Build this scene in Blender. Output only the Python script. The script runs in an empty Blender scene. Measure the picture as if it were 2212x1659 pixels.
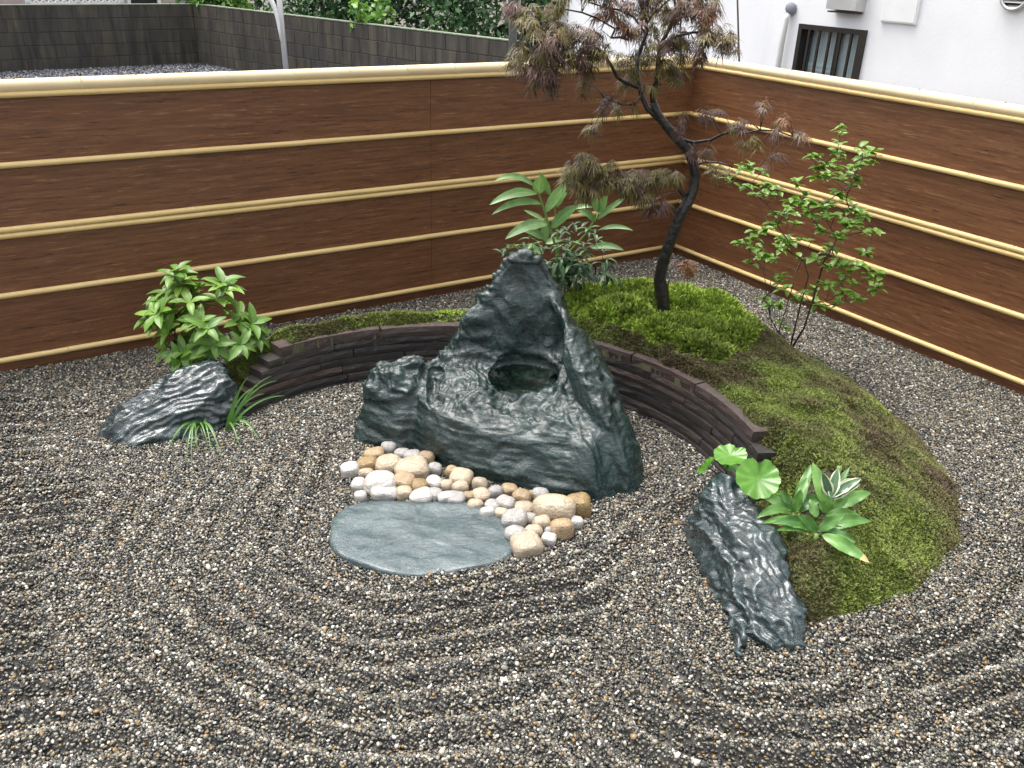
import bpy, bmesh, math, random
import numpy as np
from mathutils import Vector, Matrix

random.seed(7)
rng = np.random.default_rng(7)
scene = bpy.context.scene
COL = scene.collection

# ------------------------------------------------------------------ camera
CAM_H = 2.0
F_PX = 3555.1 / 4096 * 2212            # focal length in pixels of a 2212 px wide picture
PIT, ROL = math.radians(25.9276), math.radians(2.1047)
_cp, _sp, _cr, _sr = math.cos(PIT), math.sin(PIT), math.cos(ROL), math.sin(ROL)
FWD = np.array([0, _cp, -_sp]); _U0 = np.array([0, _sp, _cp]); _R0 = np.array([1.0, 0, 0])
RT = _cr * _R0 + _sr * _U0; UP = -_sr * _R0 + _cr * _U0
cam_data = bpy.data.cameras.new("camera")
cam_data.sensor_width = 36; cam_data.lens = 3555.1 / 4096 * 36
cam_data.clip_start = 0.05; cam_data.clip_end = 500
cam = bpy.data.objects.new("camera", cam_data); COL.objects.link(cam)
cam.matrix_world = Matrix(((RT[0], UP[0], -FWD[0], 0), (RT[1], UP[1], -FWD[1], 0), (RT[2], UP[2], -FWD[2], CAM_H), (0, 0, 0, 1)))
scene.camera = cam

# ------------------------------------------------------------------ sky, sun, exposure
SUN_EL, SUN_AZ = math.radians(74), math.radians(310)   # azimuth: where the sun stands, clockwise from +Y
world = bpy.data.worlds.new("World"); scene.world = world; world.use_nodes = True
wn = world.node_tree; wn.nodes.clear()
sky = wn.nodes.new("ShaderNodeTexSky"); sky.sky_type = 'NISHITA'; sky.sun_disc = False
sky.sun_elevation = SUN_EL; sky.sun_rotation = SUN_AZ
sky.air_density = 1.0; sky.dust_density = 6.0; sky.ozone_density = 1.0
hs = wn.nodes.new("ShaderNodeHueSaturation"); hs.inputs['Saturation'].default_value = 0.30
bg = wn.nodes.new("ShaderNodeBackground"); bg.inputs[1].default_value = 0.15
wo = wn.nodes.new("ShaderNodeOutputWorld")
wn.links.new(sky.outputs[0], hs.inputs['Color']); wn.links.new(hs.outputs[0], bg.inputs[0]); wn.links.new(bg.outputs[0], wo.inputs[0])
sun_data = bpy.data.lights.new("sun", 'SUN'); sun_data.energy = 0.7; sun_data.angle = math.radians(40); sun_data.color = (1.0, 0.95, 0.88)
sun = bpy.data.objects.new("sun", sun_data); COL.objects.link(sun)
_sd = Vector((math.sin(SUN_AZ) * math.cos(SUN_EL), math.cos(SUN_AZ) * math.cos(SUN_EL), math.sin(SUN_EL)))
sun.rotation_euler = _sd.to_track_quat('Z', 'Y').to_euler(); sun.location = (0, 0, 12)
scene.view_settings.view_transform = 'Standard'; scene.view_settings.look = 'None'
scene.view_settings.gamma = 1.0; scene.view_settings.exposure = 1.6
scene.render.engine = 'CYCLES'

# ------------------------------------------------------------------ helpers: pixels, noise, meshes
def ray(x, y):
    return FWD * F_PX + RT * (x - 1106) - UP * (y - 829.5)
def G(x, y, z=0.0):
    d = ray(x, y); t = (z - CAM_H) / d[2]
    return np.array([0, 0, CAM_H]) + t * d
def P(x, y, Y):
    d = ray(x, y); t = Y / d[1]
    return np.array([0, 0, CAM_H]) + t * d
def PZ(p):                                   # metres per picture pixel at a point
    return float((np.asarray(p) - np.array([0, 0, CAM_H])) @ FWD) / F_PX

def _hash(ix, iy, iz, seed):
    h = (ix.astype(np.int64) * 374761393 + iy.astype(np.int64) * 668265263 + iz.astype(np.int64) * 2147483647 + seed * 1274126177) & 0xFFFFFFFF
    h = ((h ^ (h >> 13)) * 1274126177) & 0xFFFFFFFF
    h = h ^ (h >> 16)
    return (h & 0xFFFFFF).astype(np.float64) / 0xFFFFFF * 2 - 1
def noise3(p, seed=0):
    f = np.floor(p); i = f.astype(np.int64); t = p - f; t = t * t * t * (t * (t * 6 - 15) + 10)
    r = 0
    for dx in (0, 1):
        wx = t[:, 0] if dx else 1 - t[:, 0]
        for dy in (0, 1):
            wy = t[:, 1] if dy else 1 - t[:, 1]
            for dz in (0, 1):
                wz = t[:, 2] if dz else 1 - t[:, 2]
                r = r + wx * wy * wz * _hash(i[:, 0] + dx, i[:, 1] + dy, i[:, 2] + dz, seed)
    return r
def fbm(p, oct=4, seed=0, gain=0.5):
    a, s, r = 1.0, 1.0, 0
    for k in range(oct):
        r = r + a * noise3(p * s, seed + k * 17); a *= gain; s *= 2.03
    return r
def sstep(a, b, x):
    t = np.clip((x - a) / (b - a), 0, 1); return t * t * (3 - 2 * t)

def link(o, parent=None):
    COL.objects.link(o)
    if parent is not None: o.parent = parent
    return o
def mesh_np(name, V, Q, smooth=True):
    """fast mesh: V (n,3), Q (m,3 or 4)"""
    me = bpy.data.meshes.new(name)
    V = np.asarray(V, np.float32); Q = np.asarray(Q, np.int32); k = Q.shape[1]
    me.vertices.add(len(V)); me.vertices.foreach_set("co", V.ravel())
    me.loops.add(Q.size); me.loops.foreach_set("vertex_index", Q.ravel())
    me.polygons.add(len(Q)); me.polygons.foreach_set("loop_start", np.arange(0, Q.size, k, dtype=np.int32))
    me.update(calc_edges=True)
    me.polygons.foreach_set("use_smooth", np.full(len(Q), smooth)); me.update()
    return me
def mesh_py(name, V, Fc, smooth=False):
    me = bpy.data.meshes.new(name); me.from_pydata([tuple(map(float, v)) for v in V], [], Fc); me.update()
    if smooth: me.polygons.foreach_set("use_smooth", np.ones(len(me.polygons), bool))
    return me
def obj(name, me, m=None, parent=None, **props):
    o = bpy.data.objects.new(name, me)
    if m is not None and me is not None and not me.materials: me.materials.append(m)
    link(o, parent)
    for k, v in props.items(): o[k] = v
    return o
def thing(name, label, cat, loc=(0, 0, 0), rotz=0.0, group=None):
    o = bpy.data.objects.new(name, None); o.empty_display_size = 0.1; link(o)
    o.location = loc; o.rotation_euler = (0, 0, rotz); o["label"] = label; o["category"] = cat
    if group: o["group"] = group
    return o
def tag(o, label, cat, group=None):
    o["label"] = label; o["category"] = cat
    if group: o["group"] = group
    return o
class MB:
    def __init__(s): s.v = []; s.f = []
    def add(s, V, Fc):
        n = len(s.v); s.v += [tuple(map(float, q)) for q in V]; s.f += [tuple(i + n for i in f) for f in Fc]; return s
    def box(s, x0, x1, y0, y1, z0, z1):
        return s.add([(x, y, z) for z in (z0, z1) for y in (y0, y1) for x in (x0, x1)],
                     [(0, 2, 3, 1), (4, 5, 7, 6), (0, 1, 5, 4), (2, 6, 7, 3), (0, 4, 6, 2), (1, 3, 7, 5)])
    def tube(s, pts, rad, n=8, cap=True):
        pts = [np.asarray(p, float) for p in pts]
        if not hasattr(rad, '__len__'): rad = [rad] * len(pts)
        V, Fc = [], []; nrm = None
        for i, p in enumerate(pts):
            t = pts[min(i + 1, len(pts) - 1)] - pts[max(i - 1, 0)]; t = t / (np.linalg.norm(t) + 1e-9)
            if nrm is None:
                a = np.array([0, 0, 1.0]) if abs(t[2]) < .9 else np.array([1.0, 0, 0])
                nrm = np.cross(t, a)
            nrm = nrm - t * (nrm @ t); nrm /= np.linalg.norm(nrm) + 1e-9; b = np.cross(t, nrm)
            for k in range(n):
                an = 2 * math.pi * k / n; V.append(p + rad[i] * (math.cos(an) * nrm + math.sin(an) * b))
        for i in range(len(pts) - 1):
            for k in range(n):
                a0 = i * n + k; a1 = i * n + (k + 1) % n; Fc.append((a0, a1, a1 + n, a0 + n))
        if cap:
            Fc.append(tuple(range(n))[::-1]); Fc.append(tuple(range((len(pts) - 1) * n, len(pts) * n)))
        return s.add(V, Fc)
    def mesh(s, name, smooth=False): return mesh_py(name, s.v, s.f, smooth)
    def build(s, name, m, parent=None, smooth=False, **props):
        return obj(name, s.mesh(name, smooth), m, parent, **props)
def bevel_mesh(me, w, seg=2):
    bm = bmesh.new(); bm.from_mesh(me)
    bmesh.ops.bevel(bm, geom=bm.edges[:], offset=w, segments=seg, affect='EDGES', profile=.6)
    bm.to_mesh(me); bm.free(); me.update(); return me

# ------------------------------------------------------------------ materials
def newmat(name):
    m = bpy.data.materials.new(name); m.use_nodes = True
    nt = m.node_tree; return m, nt, nt.nodes['Principled BSDF']
def N(nt, kind, **kw):
    n = nt.nodes.new("ShaderNode" + kind)
    for k, v in kw.items():
        if k in n.inputs: n.inputs[k].default_value = v
        else: setattr(n, k, v)
    return n
def L(nt, a, b): nt.links.new(a, b)
def ramp(nt, fac, stops, interp='LINEAR'):
    r = nt.nodes.new("ShaderNodeValToRGB"); r.color_ramp.interpolation = interp
    e = r.color_ramp.elements
    while len(e) < len(stops): e.new(0.5)
    for el, (p, c) in zip(e, stops): el.position = p; el.color = (*c, 1) if len(c) == 3 else c
    L(nt, fac, r.inputs[0]); return r.outputs[0]
def texco(nt, kind='Object', scale=None):
    t = nt.nodes.new("ShaderNodeTexCoord"); o = t.outputs[kind]
    if scale is not None:
        mp = nt.nodes.new("ShaderNodeMapping"); mp.inputs['Scale'].default_value = scale; L(nt, o, mp.inputs[0]); o = mp.outputs[0]
    return o
def noise(nt, vec, scale, detail=4, rough=.55, dist=0.0):
    n = nt.nodes.new("ShaderNodeTexNoise"); n.inputs['Scale'].default_value = scale; n.inputs['Detail'].default_value = detail
    n.inputs['Roughness'].default_value = rough; n.inputs['Distortion'].default_value = dist
    L(nt, vec, n.inputs['Vector']); return n.outputs[0]
def bump(nt, bsdf, h, strength=.5, dist=.01, prev=None):
    b = nt.nodes.new("ShaderNodeBump"); b.inputs['Strength'].default_value = strength; b.inputs['Distance'].default_value = dist
    L(nt, h, b.inputs['Height'])
    if prev is not None: L(nt, prev, b.inputs['Normal'])
    L(nt, b.outputs[0], bsdf.inputs['Normal']); return b.outputs[0]
def mixc(nt, fac, a, b, mode='MIX'):
    m = nt.nodes.new("ShaderNodeMix"); m.data_type = 'RGBA'; m.blend_type = mode
    for s, v in ((m.inputs[0], fac), (m.inputs[6], a), (m.inputs[7], b)):
        if isinstance(v, (int, float)): s.default_value = v
        elif isinstance(v, tuple): s.default_value = (*v, 1)
        else: L(nt, v, s)
    return m.outputs[2]
def simple(name, col, rough=.5, nscale=None, var=.25, metal=0.0, bumps=0.0):
    m, nt, b = newmat(name); b.inputs['Roughness'].default_value = rough; b.inputs['Metallic'].default_value = metal
    if nscale:
        v = texco(nt); h = noise(nt, v, nscale, 5)
        L(nt, ramp(nt, h, [(.25, tuple(c * (1 - var) for c in col)), (.75, tuple(min(1, c * (1 + var)) for c in col))]), b.inputs['Base Color'])
        if bumps: bump(nt, b, h, bumps, .01)
    else: b.inputs['Base Color'].default_value = (*col, 1)
    return m

def m_pebble(name, stops, rough=.38):
    m, nt, b = newmat(name); oi = N(nt, "ObjectInfo")
    c = ramp(nt, oi.outputs['Random'], stops, 'CONSTANT')
    h = noise(nt, texco(nt, 'Object'), 2.2, 3)
    c = mixc(nt, 1.0, c, ramp(nt, h, [(.3, (.72, .72, .72)), (.7, (1.15, 1.15, 1.15))]), 'MULTIPLY')
    L(nt, c, b.inputs['Base Color']); b.inputs['Roughness'].default_value = rough
    return m
M_PEB = m_pebble("wet_pebbles", [(0, (.020, .0205, .0195)), (.21, (.044, .043, .038)), (.37, (.082, .075, .060)), (.51, (.125, .109, .078)), (.61, (.080, .087, .076)),
                                (.69, (.178, .152, .100)), (.77, (.225, .205, .162)), (.86, (.19, .118, .046)), (.90, (.32, .30, .25)), (.96, (.49, .465, .405))])
M_RUB = m_pebble("crushed_stone", [(0, (.035, .037, .045)), (.35, (.06, .063, .075)), (.65, (.10, .105, .12)), (.85, (.17, .175, .19)), (.95, (.3, .3, .3))], .5)
M_GBASE = simple("gravel_bed", (.05, .047, .04), .7, 90, .6)
M_YARD = simple("yard_soil", (.05, .052, .06), .8, 30, .4)
M_GROUND = simple("soil", (.09, .08, .06), .9, 3, .3)

def m_rock(name, dark, mid, pale, pale_amt=.63, scale=1.0, rough=.2, bstr=.6, fine=1.0, coat=.4):
    m, nt, b = newmat(name); v = texco(nt)
    n0 = noise(nt, v, 3.2 * scale, 6, .62, .8)
    c = ramp(nt, n0, [(.3, dark), (.55, mid), (.8, tuple(x * 1.3 for x in mid))])
    mp = nt.nodes.new("ShaderNodeMapping"); mp.inputs['Rotation'].default_value = (.5, .9, .3); mp.inputs['Scale'].default_value = (5, 9, 12); L(nt, v, mp.inputs[0])
    n1 = noise(nt, mp.outputs[0], 2.4 * scale, 8, .68, 1.2)
    geo = N(nt, "NewGeometry")
    pt = nt.nodes.new("ShaderNodeMath"); pt.operation = 'MULTIPLY_ADD'; pt.inputs[1].default_value = 1.6; pt.inputs[2].default_value = -.62
    L(nt, geo.outputs['Pointiness'], pt.inputs[0])
    ad = nt.nodes.new("ShaderNodeMath"); ad.operation = 'ADD'; L(nt, pt.outputs[0], ad.inputs[0]); L(nt, n1, ad.inputs[1])
    f = ramp(nt, ad.outputs[0], [(pale_amt, (0, 0, 0)), (pale_amt + .22, (1, 1, 1))])
    c = mixc(nt, f, c, pale)
    nf = noise(nt, v, 34 * scale, 9, .78, .4); c = mixc(nt, ramp(nt, nf, [(.56, (0, 0, 0)), (.64, (.55, .55, .55))]), c, pale)
    c = mixc(nt, ramp(nt, nf, [(.34, (.9, .9, .9)), (.43, (0, 0, 0))]), c, tuple(x * .35 for x in dark))
    L(nt, c, b.inputs['Base Color'])
    n2 = noise(nt, v, 26 * scale, 6, .6, .6)
    p1 = bump(nt, b, n1, bstr, .02); p2 = bump(nt, b, n2, bstr * .7 * fine, .009, p1); bump(nt, b, nf, bstr * .6 * fine, .008, p2)
    L(nt, ramp(nt, n2, [(.3, (rough * .7,) * 3), (.75, (rough * 2.3,) * 3)]), b.inputs['Roughness'])
    b.inputs['Specular IOR Level'].default_value = .55; b.inputs['Coat Weight'].default_value = coat; b.inputs['Coat Roughness'].default_value = .08
    return m
M_ROCK = m_rock("wet_green_rock", (.0030, .0105, .0095), (.0065, .0210, .0190), (.045, .095, .082), .76, 1.0, .20, .5, .9, .25)
M_ROCK2 = m_rock("wet_bluegreen_rock", (.0055, .014, .015), (.012, .027, .029), (.045, .085, .088), .76, 1.0, .15, .6, .35, .8)
M_SLAB = m_rock("wet_slab", (.030, .048, .052), (.048, .073, .077), (.12, .165, .135), .76, .8, .2, .5)

def m_slate(name="brown_slate", stops=None):
    m, nt, b = newmat(name); v = texco(nt); oi = N(nt, "ObjectInfo")
    c0 = ramp(nt, oi.outputs['Random'], stops or [(0, (.019, .0185, .0185)), (.4, (.028, .0255, .0245)), (.7, (.034, .029, .027)), (.9, (.050, .034, .028)), (1, (.028, .031, .030))])
    h = noise(nt, texco(nt, 'Object', (7, 7, 22)), 3, 7, .65, .5)
    c = mixc(nt, 1.0, c0, ramp(nt, h, [(.25, (.6, .6, .6)), (.8, (1.6, 1.52, 1.48))]), 'MULTIPLY')
    h2 = noise(nt, v, 40, 5, .6)
    L(nt, mixc(nt, ramp(nt, h2, [(.64, (0, 0, 0)), (.8, (.5, .5, .5))]), c, (.17, .15, .135)), b.inputs['Base Color'])
    bump(nt, b, h2, .6, .006, bump(nt, b, h, .5, .010)); b.inputs['Roughness'].default_value = .36
    return m
M_SLATE = m_slate()
M_SLATECAP = m_slate("red_slate_cap", [(0, (.042, .032, .029)), (.5, (.056, .039, .034)), (1, (.048, .041, .039))])

def m_board():
    m, nt, b = newmat("wood_grain_board"); v = texco(nt, 'Object', (1.4, 16, 26)); v2 = texco(nt, 'Object')
    g1 = noise(nt, v, 2.1, 9, .68, .35)
    g2 = noise(nt, texco(nt, 'Object', (4.2, 40, 66)), 1.5, 6, .78, .15)
    big = noise(nt, texco(nt, 'Object', (.9, 3, 3.4)), 1.3, 4)
    c = ramp(nt, g1, [(.25, (.086, .031, .0115)), (.48, (.145, .057, .022)), (.70, (.200, .086, .035))])
    c = mixc(nt, ramp(nt, big, [(.35, (0, 0, 0)), (.7, (.6, .6, .6))]), c, mixc(nt, 1.0, c, (.86, .92, 1.0), 'MULTIPLY'))
    c = mixc(nt, ramp(nt, g2, [(.57, (0, 0, 0)), (.66, (.85, .85, .85))]), c, (.29, .15, .068))
    c = mixc(nt, ramp(nt, g2, [(.34, (.95, .95, .95)), (.44, (0, 0, 0))]), c, (.022, .010, .006))
    L(nt, c, b.inputs['Base Color']); b.inputs['Roughness'].default_value = .48
    bump(nt, b, g2, .25, .003); return m
M_BOARD = m_board()
def m_bamboo():
    m, nt, b = newmat("pale_bamboo"); v = texco(nt, 'Object', (1.5, 22, 22))
    h = noise(nt, v, 2.0, 5, .6)
    c = ramp(nt, h, [(.25, (.58, .40, .155)), (.55, (.67, .485, .205)), (.8, (.72, .55, .27))])
    d = noise(nt, texco(nt, 'Object', (1, 1, 1)), 160, 2, .5)
    L(nt, c, b.inputs['Base Color']); b.inputs['Roughness'].default_value = .3
    bump(nt, b, ramp(nt, d, [(.6, (0, 0, 0)), (.68, (1, 1, 1))]), .5, .004); return m
M_BAMBOO = m_bamboo()
M_CAP = simple("skylit_cap_bamboo", (.66, .53, .32), .3, 6, .08)  # lighter than the rails: the sky's reflection is put into the cap's colour
M_NODE = simple("bamboo_node", (.42, .29, .12), .45)
M_SCREW = simple("dark_screw", (.05, .05, .05), .4, metal=.6)

def m_moss(name, stops, rough=.8):
    m, nt, b = newmat(name); oi = N(nt, "ObjectInfo")
    at = N(nt, "Attribute"); at.attribute_type = 'INSTANCER'; at.attribute_name = "tint"
    c = ramp(nt, at.outputs['Fac'], stops)
    c = mixc(nt, 1.0, c, ramp(nt, oi.outputs['Random'], [(0, (.6, .6, .6)), (1, (1.35, 1.35, 1.35))]), 'MULTIPLY')
    L(nt, c, b.inputs['Base Color']); b.inputs['Roughness'].default_value = rough
    return m
M_MOSS = m_moss("moss", [(0, (.070, .050, .024)), (.25, (.088, .074, .026)), (.5, (.112, .116, .034)), (.8, (.145, .185, .032)), (1, (.22, .28, .045))])
M_MOSSH = m_moss("hair_moss", [(0, (.09, .070, .02)), (.3, (.10, .12, .02)), (.6, (.15, .205, .022)), (1, (.24, .34, .04))])
M_SOIL = simple("mossy_mound_soil", (.034, .034, .012), .9, 20, .5)

def m_leaf(name, c0, c1, rough=.32, trans=.25, vein=.08, edge=None):
    m, nt, b = newmat(name); oi = N(nt, "ObjectInfo")
    c = ramp(nt, oi.outputs['Random'], [(0, c0), (1, c1)])
    h = noise(nt, texco(nt, 'Object'), 25, 4)
    c = mixc(nt, 1.0, c, ramp(nt, h, [(.3, (.8, .8, .8)), (.7, (1.2, 1.2, 1.2))]), 'MULTIPLY')
    at = N(nt, "Attribute"); at.attribute_name = "across"
    if vein: c = mixc(nt, ramp(nt, at.outputs['Fac'], [(0, (vein * 3,) * 3), (.10, (0, 0, 0))]), c, tuple(min(1, x * 2.2 + .03) for x in c1))
    if edge: c = mixc(nt, ramp(nt, at.outputs['Fac'], [(.66, (0, 0, 0)), (.74, (1, 1, 1))]), c, edge)
    L(nt, c, b.inputs['Base Color']); b.inputs['Roughness'].default_value = rough
    tr = N(nt, "BsdfTranslucent"); L(nt, mixc(nt, 1.0, c, (1.15, 1.25, .7), 'MULTIPLY'), tr.inputs[0])
    ms = N(nt, "MixShader"); ms.inputs[0].default_value = trans
    L(nt, b.outputs[0], ms.inputs[1]); L(nt, tr.outputs[0], ms.inputs[2])
    L(nt, ms.outputs[0], nt.nodes['Material Output'].inputs[0])
    return m
M_LEAF_A = m_leaf("yellowgreen_leaf", (.075, .17, .022), (.19, .32, .055), .4, .25)
M_LEAF_G = m_leaf("ginger_leaf", (.085, .18, .055), (.18, .30, .11), .38, .28)
M_LEAF_D = m_leaf("dark_glossy_leaf", (.012, .042, .018), (.045, .11, .028), .42, .12)
M_LEAF_D2 = m_leaf("young_glossy_leaf", (.05, .12, .03), (.12, .22, .05), .22, .2)
M_LEAF_S = m_leaf("shrub_leaf", (.075, .17, .02), (.19, .32, .045), .33, .28)
M_LEAF_F = m_leaf("round_leaf", (.055, .17, .018), (.10, .24, .024), .22, .25, .06)
M_LEAF_H = m_leaf("strap_leaf", (.055, .15, .035), (.13, .27, .055), .32, .2, .06)
M_LEAF_V = m_leaf("white_edged_leaf", (.06, .12, .065), (.09, .17, .085), .28, .2, .1, (.68, .70, .50))
M_GRASS = m_leaf("grass_blade", (.07, .17, .035), (.13, .26, .06), .35, .2)
M_MAPLE = m_leaf("maple_olive", (.082, .068, .020), (.14, .115, .030), .5, .25, 0)
M_MAPLE2 = m_leaf("maple_purple", (.095, .048, .038), (.125, .066, .046), .5, .2, 0)
M_MAPLE3 = m_leaf("maple_rust", (.15, .058, .022), (.19, .08, .03), .5, .25, 0)
M_TREE_D = m_leaf("hedge_dark", (.018, .058, .022), (.03, .085, .028), .4, .2, 0)
M_TREE_M = m_leaf("hedge_mid", (.035, .10, .03), (.05, .13, .035), .4, .2, 0)
M_TREE_L = m_leaf("hedge_light", (.10, .22, .06), (.14, .28, .08), .4, .25, 0)
M_BARK = simple("dark_wet_bark", (.014, .012, .011), .3, 40, .5, bumps=.8)
M_TWIG = simple("brown_twig", (.045, .028, .018), .5, 30, .4)
M_STEM = simple("green_stem", (.13, .22, .05), .4, 20, .3)
M_DRY = simple("dry_leaf_tip", (.45, .32, .13), .6)

def m_block():
    m, nt, b = newmat("stained_concrete_block"); oi = N(nt, "ObjectInfo")
    v = N(nt, "NewGeometry").outputs['Position']
    c = ramp(nt, oi.outputs['Random'], [(0, (.068, .062, .052)), (.5, (.074, .067, .054)), (1, (.090, .078, .058))])
    mp = nt.nodes.new("ShaderNodeMapping"); mp.inputs['Scale'].default_value = (9, 9, .9); L(nt, v, mp.inputs[0])
    st = noise(nt, mp.outputs[0], 1.0, 5, .6, .3)
    c = mixc(nt, 1.0, c, ramp(nt, st, [(.32, (.30, .30, .31)), (.7, (1.25, 1.22, 1.15))]), 'MULTIPLY')
    n2 = noise(nt, v, 3.0, 5)
    c = mixc(nt, ramp(nt, n2, [(.45, (0, 0, 0)), (.75, (.7, .7, .7))]), c, (.035, .033, .033))
    L(nt, c, b.inputs['Base Color']); b.inputs['Roughness'].default_value = .8
    bump(nt, b, noise(nt, v, 120, 3), .3, .004); return m
M_BLOCK = m_block()
M_MORTAR = simple("old_mortar", (.050, .047, .042), .9, 20, .5)
M_MOSSY = simple("mossy_coping", (.16, .19, .13), .85, 12, .4)
def m_stucco():
    m, nt, b = newmat("white_stucco"); v = texco(nt)
    h = noise(nt, v, 2.0, 5); c = ramp(nt, h, [(.3, (.76, .77, .78)), (.7, (.84, .84, .84))])
    st = noise(nt, texco(nt, 'Object', (3, 3, .35)), 1.6, 5, .6)
    c = mixc(nt, ramp(nt, st, [(.58, (0, 0, 0)), (.8, (.35, .35, .35))]), c, (.62, .62, .62))
    L(nt, c, b.inputs['Base Color']); b.inputs['Roughness'].default_value = .8
    bump(nt, b, noise(nt, v, 45, 4), .25, .004); return m
M_STUCCO = m_stucco()
M_WHITE = simple("white_paint", (.78, .78, .77), .4, 8, .06)
M_PVC = simple("pale_pvc", (.60, .60, .57), .4, 6, .1)
M_DARKAL = simple("dark_bronze_aluminium", (.030, .024, .020), .35, 20, .2, metal=.3)
M_STEEL = simple("weathered_steel", (.55, .55, .54), .35, 6, .15, metal=.5)
M_GREYCAP = simple("grey_putty", (.19, .20, .23), .6, 20, .2)
M_PINK = simple("pink_render_wall", (.45, .36, .34), .8, 8, .1)
M_DARKIN = simple("opening_shade", (.02, .02, .02), .6)  # near-black colour stands in for the shade inside openings
def m_glass(name, col, rough=.08):
    m, nt, b = newmat(name); tr = N(nt, "BsdfTransparent"); tr.inputs[0].default_value = (*col, 1)
    gl = N(nt, "BsdfGlossy"); gl.inputs['Roughness'].default_value = rough; ms = N(nt, "MixShader"); ms.inputs[0].default_value = .12
    L(nt, tr.outputs[0], ms.inputs[1]); L(nt, gl.outputs[0], ms.inputs[2]); L(nt, ms.outputs[0], nt.nodes['Material Output'].inputs[0]); return m
M_GLASS = m_glass("window_glass", (.9, .95, .95), .25)
def m_water():
    m, nt, b = newmat("pool_water"); b.inputs['Base Color'].default_value = (.30, .40, .32, 1); b.inputs['Roughness'].default_value = .02
    b.inputs['Transmission Weight'].default_value = 1.0; b.inputs['IOR'].default_value = 1.33; return m
M_WATER = m_water()
def m_cobble(name, c0, c1, spot, amt=.57):
    m, nt, b = newmat(name); v = texco(nt); oi = N(nt, "ObjectInfo")
    h = noise(nt, v, 1.6, 5); c = ramp(nt, h, [(.3, c0), (.7, c1)])
    c = mixc(nt, 1.0, c, ramp(nt, oi.outputs['Random'], [(0, (.82, .82, .82)), (1, (1.1, 1.08, 1.04))]), 'MULTIPLY')
    s = noise(nt, v, 14, 3, .6)
    c = mixc(nt, ramp(nt, s, [(amt, (0, 0, 0)), (amt + .07, (.75, .75, .75))]), c, spot)
    L(nt, c, b.inputs['Base Color']); b.inputs['Roughness'].default_value = .42
    bump(nt, b, s, -.25, .003, bump(nt, b, noise(nt, v, 5, 4), .3, .05)); return m
M_COB = {'w': m_cobble("white_granite", (.32, .305, .285), (.45, .43, .405), (.12, .11, .10)),
         'g': m_cobble("grey_granite", (.23, .225, .215), (.35, .335, .32), (.07, .07, .07), .55),
         'c': m_cobble("cream_granite", (.29, .235, .165), (.42, .35, .26), (.13, .10, .07)),
         't': m_cobble("tan_granite", (.22, .155, .085), (.345, .255, .155), (.11, .08, .05)),
         'o': m_cobble("ochre_granite", (.175, .115, .045), (.285, .20, .09), (.09, .06, .03), .57)}

# ------------------------------------------------------------------ plan of the garden (metres)
FC = np.array([1.1756, 6.4684]); AL, AR = math.radians(212.8907), math.radians(-56.195)
WC = np.array([-.235, 2.985]); WR = 1.205                       # retaining wall: centre and radius
MOUND_OUT = np.array([(-1.26, 3.60), (-1.40, 3.56), (-1.50, 3.66), (-1.49, 3.95), (-1.26, 4.27), (-.86, 4.50), (-.36, 4.64), (.06, 4.75), (.38, 4.88), (.67, 5.08), (1.10, 5.02),
                      (1.51, 4.70), (1.79, 4.25), (1.94, 3.75), (1.93, 3.25), (1.75, 2.83), (1.46, 2.52), (1.0, 2.33)])
_arc = [(WC[0] + (WR + .05) * math.cos(math.radians(a)), WC[1] + (WR + .05) * math.sin(math.radians(a))) for a in range(2, 147, 6)]
MOUND_POLY = np.array(list(map(tuple, MOUND_OUT)) + [(.93, 2.55), (.93, 2.95)] + _arc)
SLAB_PX = [(714, 1170), (718, 1125), (750, 1090), (805, 1078), (880, 1082), (960, 1078), (1040, 1088), (1095, 1112), (1118, 1150), (1108, 1190), (1060, 1215), (1000, 1226), (930, 1234), (860, 1238), (790, 1220), (738, 1196)]
SLAB = np.array([G(x, y, .02)[:2] for x, y in SLAB_PX])
GROUP1 = np.array([G(x, y)[:2] for x, y in [(714, 1170), (735, 1080), (770, 950), (960, 860), (1250, 850), (1395, 1040), (1310, 1090), (1180, 1190), (1000, 1226), (860, 1238), (760, 1205)]])
GROUP2 = np.array([(.92, 3.1), (.72, 2.85), (.70, 2.6), (.74, 2.2), (.95, 2.2), (1.02, 2.33), (1.46, 2.5), (1.75, 2.81), (1.95, 3.23), (1.96, 3.72), (1.7, 4.2)])
def in_poly(p, poly):
    x, y = p[:, 0], p[:, 1]; r = np.zeros(len(p), bool); n = len(poly); j = n - 1
    for i in range(n):
        (xi, yi), (xj, yj) = poly[i], poly[j]
        c = ((yi > y) != (yj > y)) & (x < (xj - xi) * (y - yi) / (yj - yi + 1e-12) + xi); r ^= c; j = i
    return r
def seg_dist(p, poly, closed=True):
    d = np.full(len(p), 1e9); n = len(poly)
    for i in range(n if closed else n - 1):
        a, b = poly[i], poly[(i + 1) % n]; ab = b - a
        t = np.clip(((p - a) @ ab) / (ab @ ab), 0, 1); d = np.minimum(d, np.linalg.norm(p - a - t[:, None] * ab, axis=1))
    return d
def poly_sd(p, poly):
    d = seg_dist(p, poly); return np.where(in_poly(p, poly), -d, d)
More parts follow.
